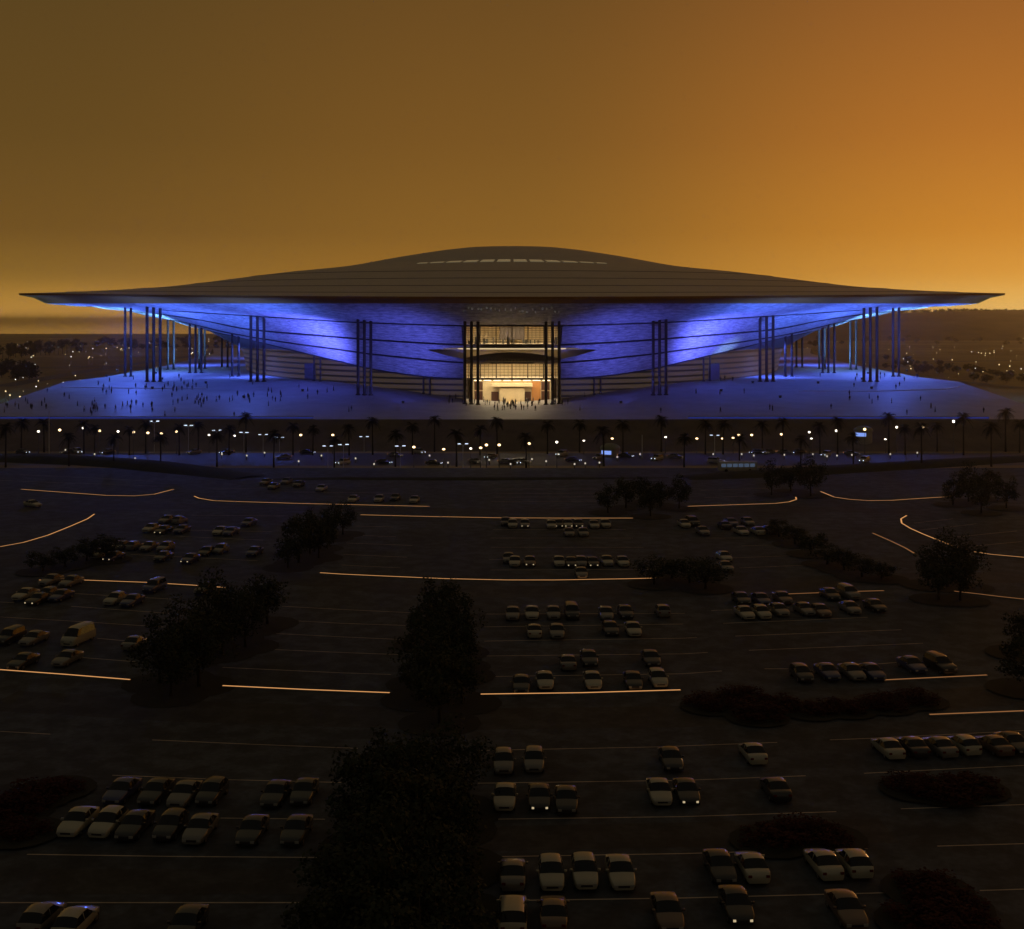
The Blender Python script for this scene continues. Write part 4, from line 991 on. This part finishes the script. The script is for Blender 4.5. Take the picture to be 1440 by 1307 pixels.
# ------------------------------------------------------------------ car park markings and glowing kerbs
lines = [[(397, 853), (480, 857.5), (577, 862)], [(380, 871.5), (480, 877), (570, 880)], [(360, 890), (480, 896), (568, 900)], [(342, 912), (480, 918), (560, 921)], [(313, 939), (480, 946.7), (550, 949)],
         [(683, 864), (963, 863)], [(681, 882), (960, 878)], [(681, 902), (960, 898), (980, 897)], [(681, 923), (960, 920), (995, 918)], [(681, 952), (960, 948), (1015, 944)],
         [(500, 740), (553, 741.7)], [(493, 753), (557, 755)], [(487, 764), (580, 767.5)], [(483, 780), (572, 784)], [(480, 795), (563, 799)], [(690, 757), (890, 757)], [(690, 770), (905, 770)], [(688, 787), (720, 788)], [(690, 802), (928, 801)], [(693, 745), (880, 745)],
         [(270, 725), (405, 726)], [(265, 746), (382, 748)], [(253, 754.7), (370, 760)], [(183, 780), (362, 789)], [(28, 668), (120, 672), (215, 677)], [(0, 676), (110, 680), (220, 684)],
         [(695, 688), (840, 688)], [(697, 694), (838, 694)], [(695, 699.5), (845, 699)], [(690, 706), (850, 705)], [(300, 688), (375, 686)], [(400, 692), (560, 694)],
         [(103, 835), (243, 843)], [(100, 853), (238, 863)], [(0, 868), (120, 875), (240, 883)], [(137, 898), (180, 902)], [(113, 925), (190, 931)], [(0, 847), (20, 848)],
         [(993, 757), (1060, 757)], [(1043, 768), (1120, 766)], [(1030, 785), (1135, 781)], [(1040, 799), (1163, 794)], [(1000, 859), (1030, 858)], [(1017, 877), (1120, 873), (1220, 868.5)], [(1034, 895), (1150, 890.5), (1268, 886)], [(1053, 915), (1180, 910), (1298, 905)], [(1075, 941), (1110, 941)], [(1235, 934), (1263, 932)],
         [(1293, 746), (1373, 737)], [(1320, 758), (1430, 747)], [(1373, 768), (1437, 762)], [(1285, 736), (1340, 730)], [(985, 690), (1080, 687)], [(990, 700), (1090, 697)],
         [(0, 1029), (71, 1033)], [(214, 1041), (350, 1047), (503, 1053)], [(158, 1090.7), (320, 1097), (480, 1101)], [(310, 1151), (457, 1152.7)], [(38, 1202), (240, 1205), (446, 1206.5)], [(0, 1270), (420, 1270)],
         [(672, 1056), (920, 1051), (1093, 1044.5)], [(672, 1102), (960, 1098), (1133, 1091.5)], [(665, 1153), (960, 1149), (1176, 1142)], [(660, 1206), (960, 1201), (1220, 1194)], [(660, 1268), (960, 1263.5), (1268, 1255.5)],
         [(1167, 1041), (1220, 1039), (1440, 1028)], [(1215, 1088), (1440, 1077)], [(1267, 1138), (1440, 1132)], [(1318, 1190.5), (1440, 1187)], [(1378, 1253), (1440, 1251)]]
g = MB()
for L in lines: strip(g, [gp(*p) for p in L], .17 if L[0][1] > 1000 else .2, .024)
struct('road_marking', g, M_paint)
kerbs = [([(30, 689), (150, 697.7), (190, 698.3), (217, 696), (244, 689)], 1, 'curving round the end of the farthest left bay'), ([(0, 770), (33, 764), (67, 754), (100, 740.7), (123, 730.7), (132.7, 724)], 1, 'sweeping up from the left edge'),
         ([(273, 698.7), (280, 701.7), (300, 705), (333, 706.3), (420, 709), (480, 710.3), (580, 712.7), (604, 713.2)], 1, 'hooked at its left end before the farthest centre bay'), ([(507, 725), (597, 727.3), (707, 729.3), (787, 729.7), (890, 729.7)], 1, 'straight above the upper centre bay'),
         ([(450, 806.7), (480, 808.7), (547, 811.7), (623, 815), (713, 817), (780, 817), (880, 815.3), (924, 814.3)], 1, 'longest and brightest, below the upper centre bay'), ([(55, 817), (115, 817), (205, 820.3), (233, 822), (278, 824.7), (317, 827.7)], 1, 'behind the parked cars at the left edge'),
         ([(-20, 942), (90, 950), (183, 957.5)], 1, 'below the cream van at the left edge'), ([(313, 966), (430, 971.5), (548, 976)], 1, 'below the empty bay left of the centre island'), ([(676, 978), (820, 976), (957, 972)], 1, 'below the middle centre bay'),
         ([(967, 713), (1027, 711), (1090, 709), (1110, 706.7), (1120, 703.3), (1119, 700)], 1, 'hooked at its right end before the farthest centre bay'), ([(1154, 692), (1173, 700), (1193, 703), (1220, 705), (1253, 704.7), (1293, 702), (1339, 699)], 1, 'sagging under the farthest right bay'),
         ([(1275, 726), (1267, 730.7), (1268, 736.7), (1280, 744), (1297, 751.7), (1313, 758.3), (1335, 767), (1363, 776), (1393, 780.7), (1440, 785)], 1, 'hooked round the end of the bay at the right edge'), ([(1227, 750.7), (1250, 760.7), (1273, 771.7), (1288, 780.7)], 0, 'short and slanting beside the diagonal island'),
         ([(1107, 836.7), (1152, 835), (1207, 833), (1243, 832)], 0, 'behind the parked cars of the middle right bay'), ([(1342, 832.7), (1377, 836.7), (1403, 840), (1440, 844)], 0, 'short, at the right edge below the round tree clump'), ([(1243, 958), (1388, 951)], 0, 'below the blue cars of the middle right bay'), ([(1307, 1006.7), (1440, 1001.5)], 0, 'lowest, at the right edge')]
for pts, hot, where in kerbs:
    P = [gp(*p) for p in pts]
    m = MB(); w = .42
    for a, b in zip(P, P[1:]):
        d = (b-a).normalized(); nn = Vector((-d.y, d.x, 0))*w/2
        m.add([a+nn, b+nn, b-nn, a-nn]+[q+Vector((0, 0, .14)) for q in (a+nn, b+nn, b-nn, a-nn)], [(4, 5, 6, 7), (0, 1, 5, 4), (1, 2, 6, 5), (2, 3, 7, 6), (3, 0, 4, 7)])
    o = tag(m.build('kerb', M_concrete), 'kerb with an added orange glow, '+where, 'kerb light', 'kerbs with added orange glow')
    m = MB(); strip(m, P, .3, .144); m.build('glow_strip', M_kerbglow if hot else M_kerbglowlo, o)  # emissive strip added to make the kerb line glow
# ------------------------------------------------------------------ air
HAZE = 7.5e-5
m = MB(); m.box(-42000, 42000, -320, 62000, -1.2, 100)
hz = bpy.data.materials.new('haze_air'); hz.use_nodes = True; n_ = hz.node_tree
n_.nodes.remove(n_.nodes['Principled BSDF']); pv = n_.nodes.new('ShaderNodeVolumePrincipled')
pv.inputs['Color'].default_value = (.98, .95, .9, 1); pv.inputs['Density'].default_value = HAZE; pv.inputs['Anisotropy'].default_value = .9
n_.links.new(pv.outputs[0], n_.nodes['Material Output'].inputs['Volume'])
tag(m.build('haze', hz), 'thin brown dusk haze over the land', 'haze', kind='stuff')
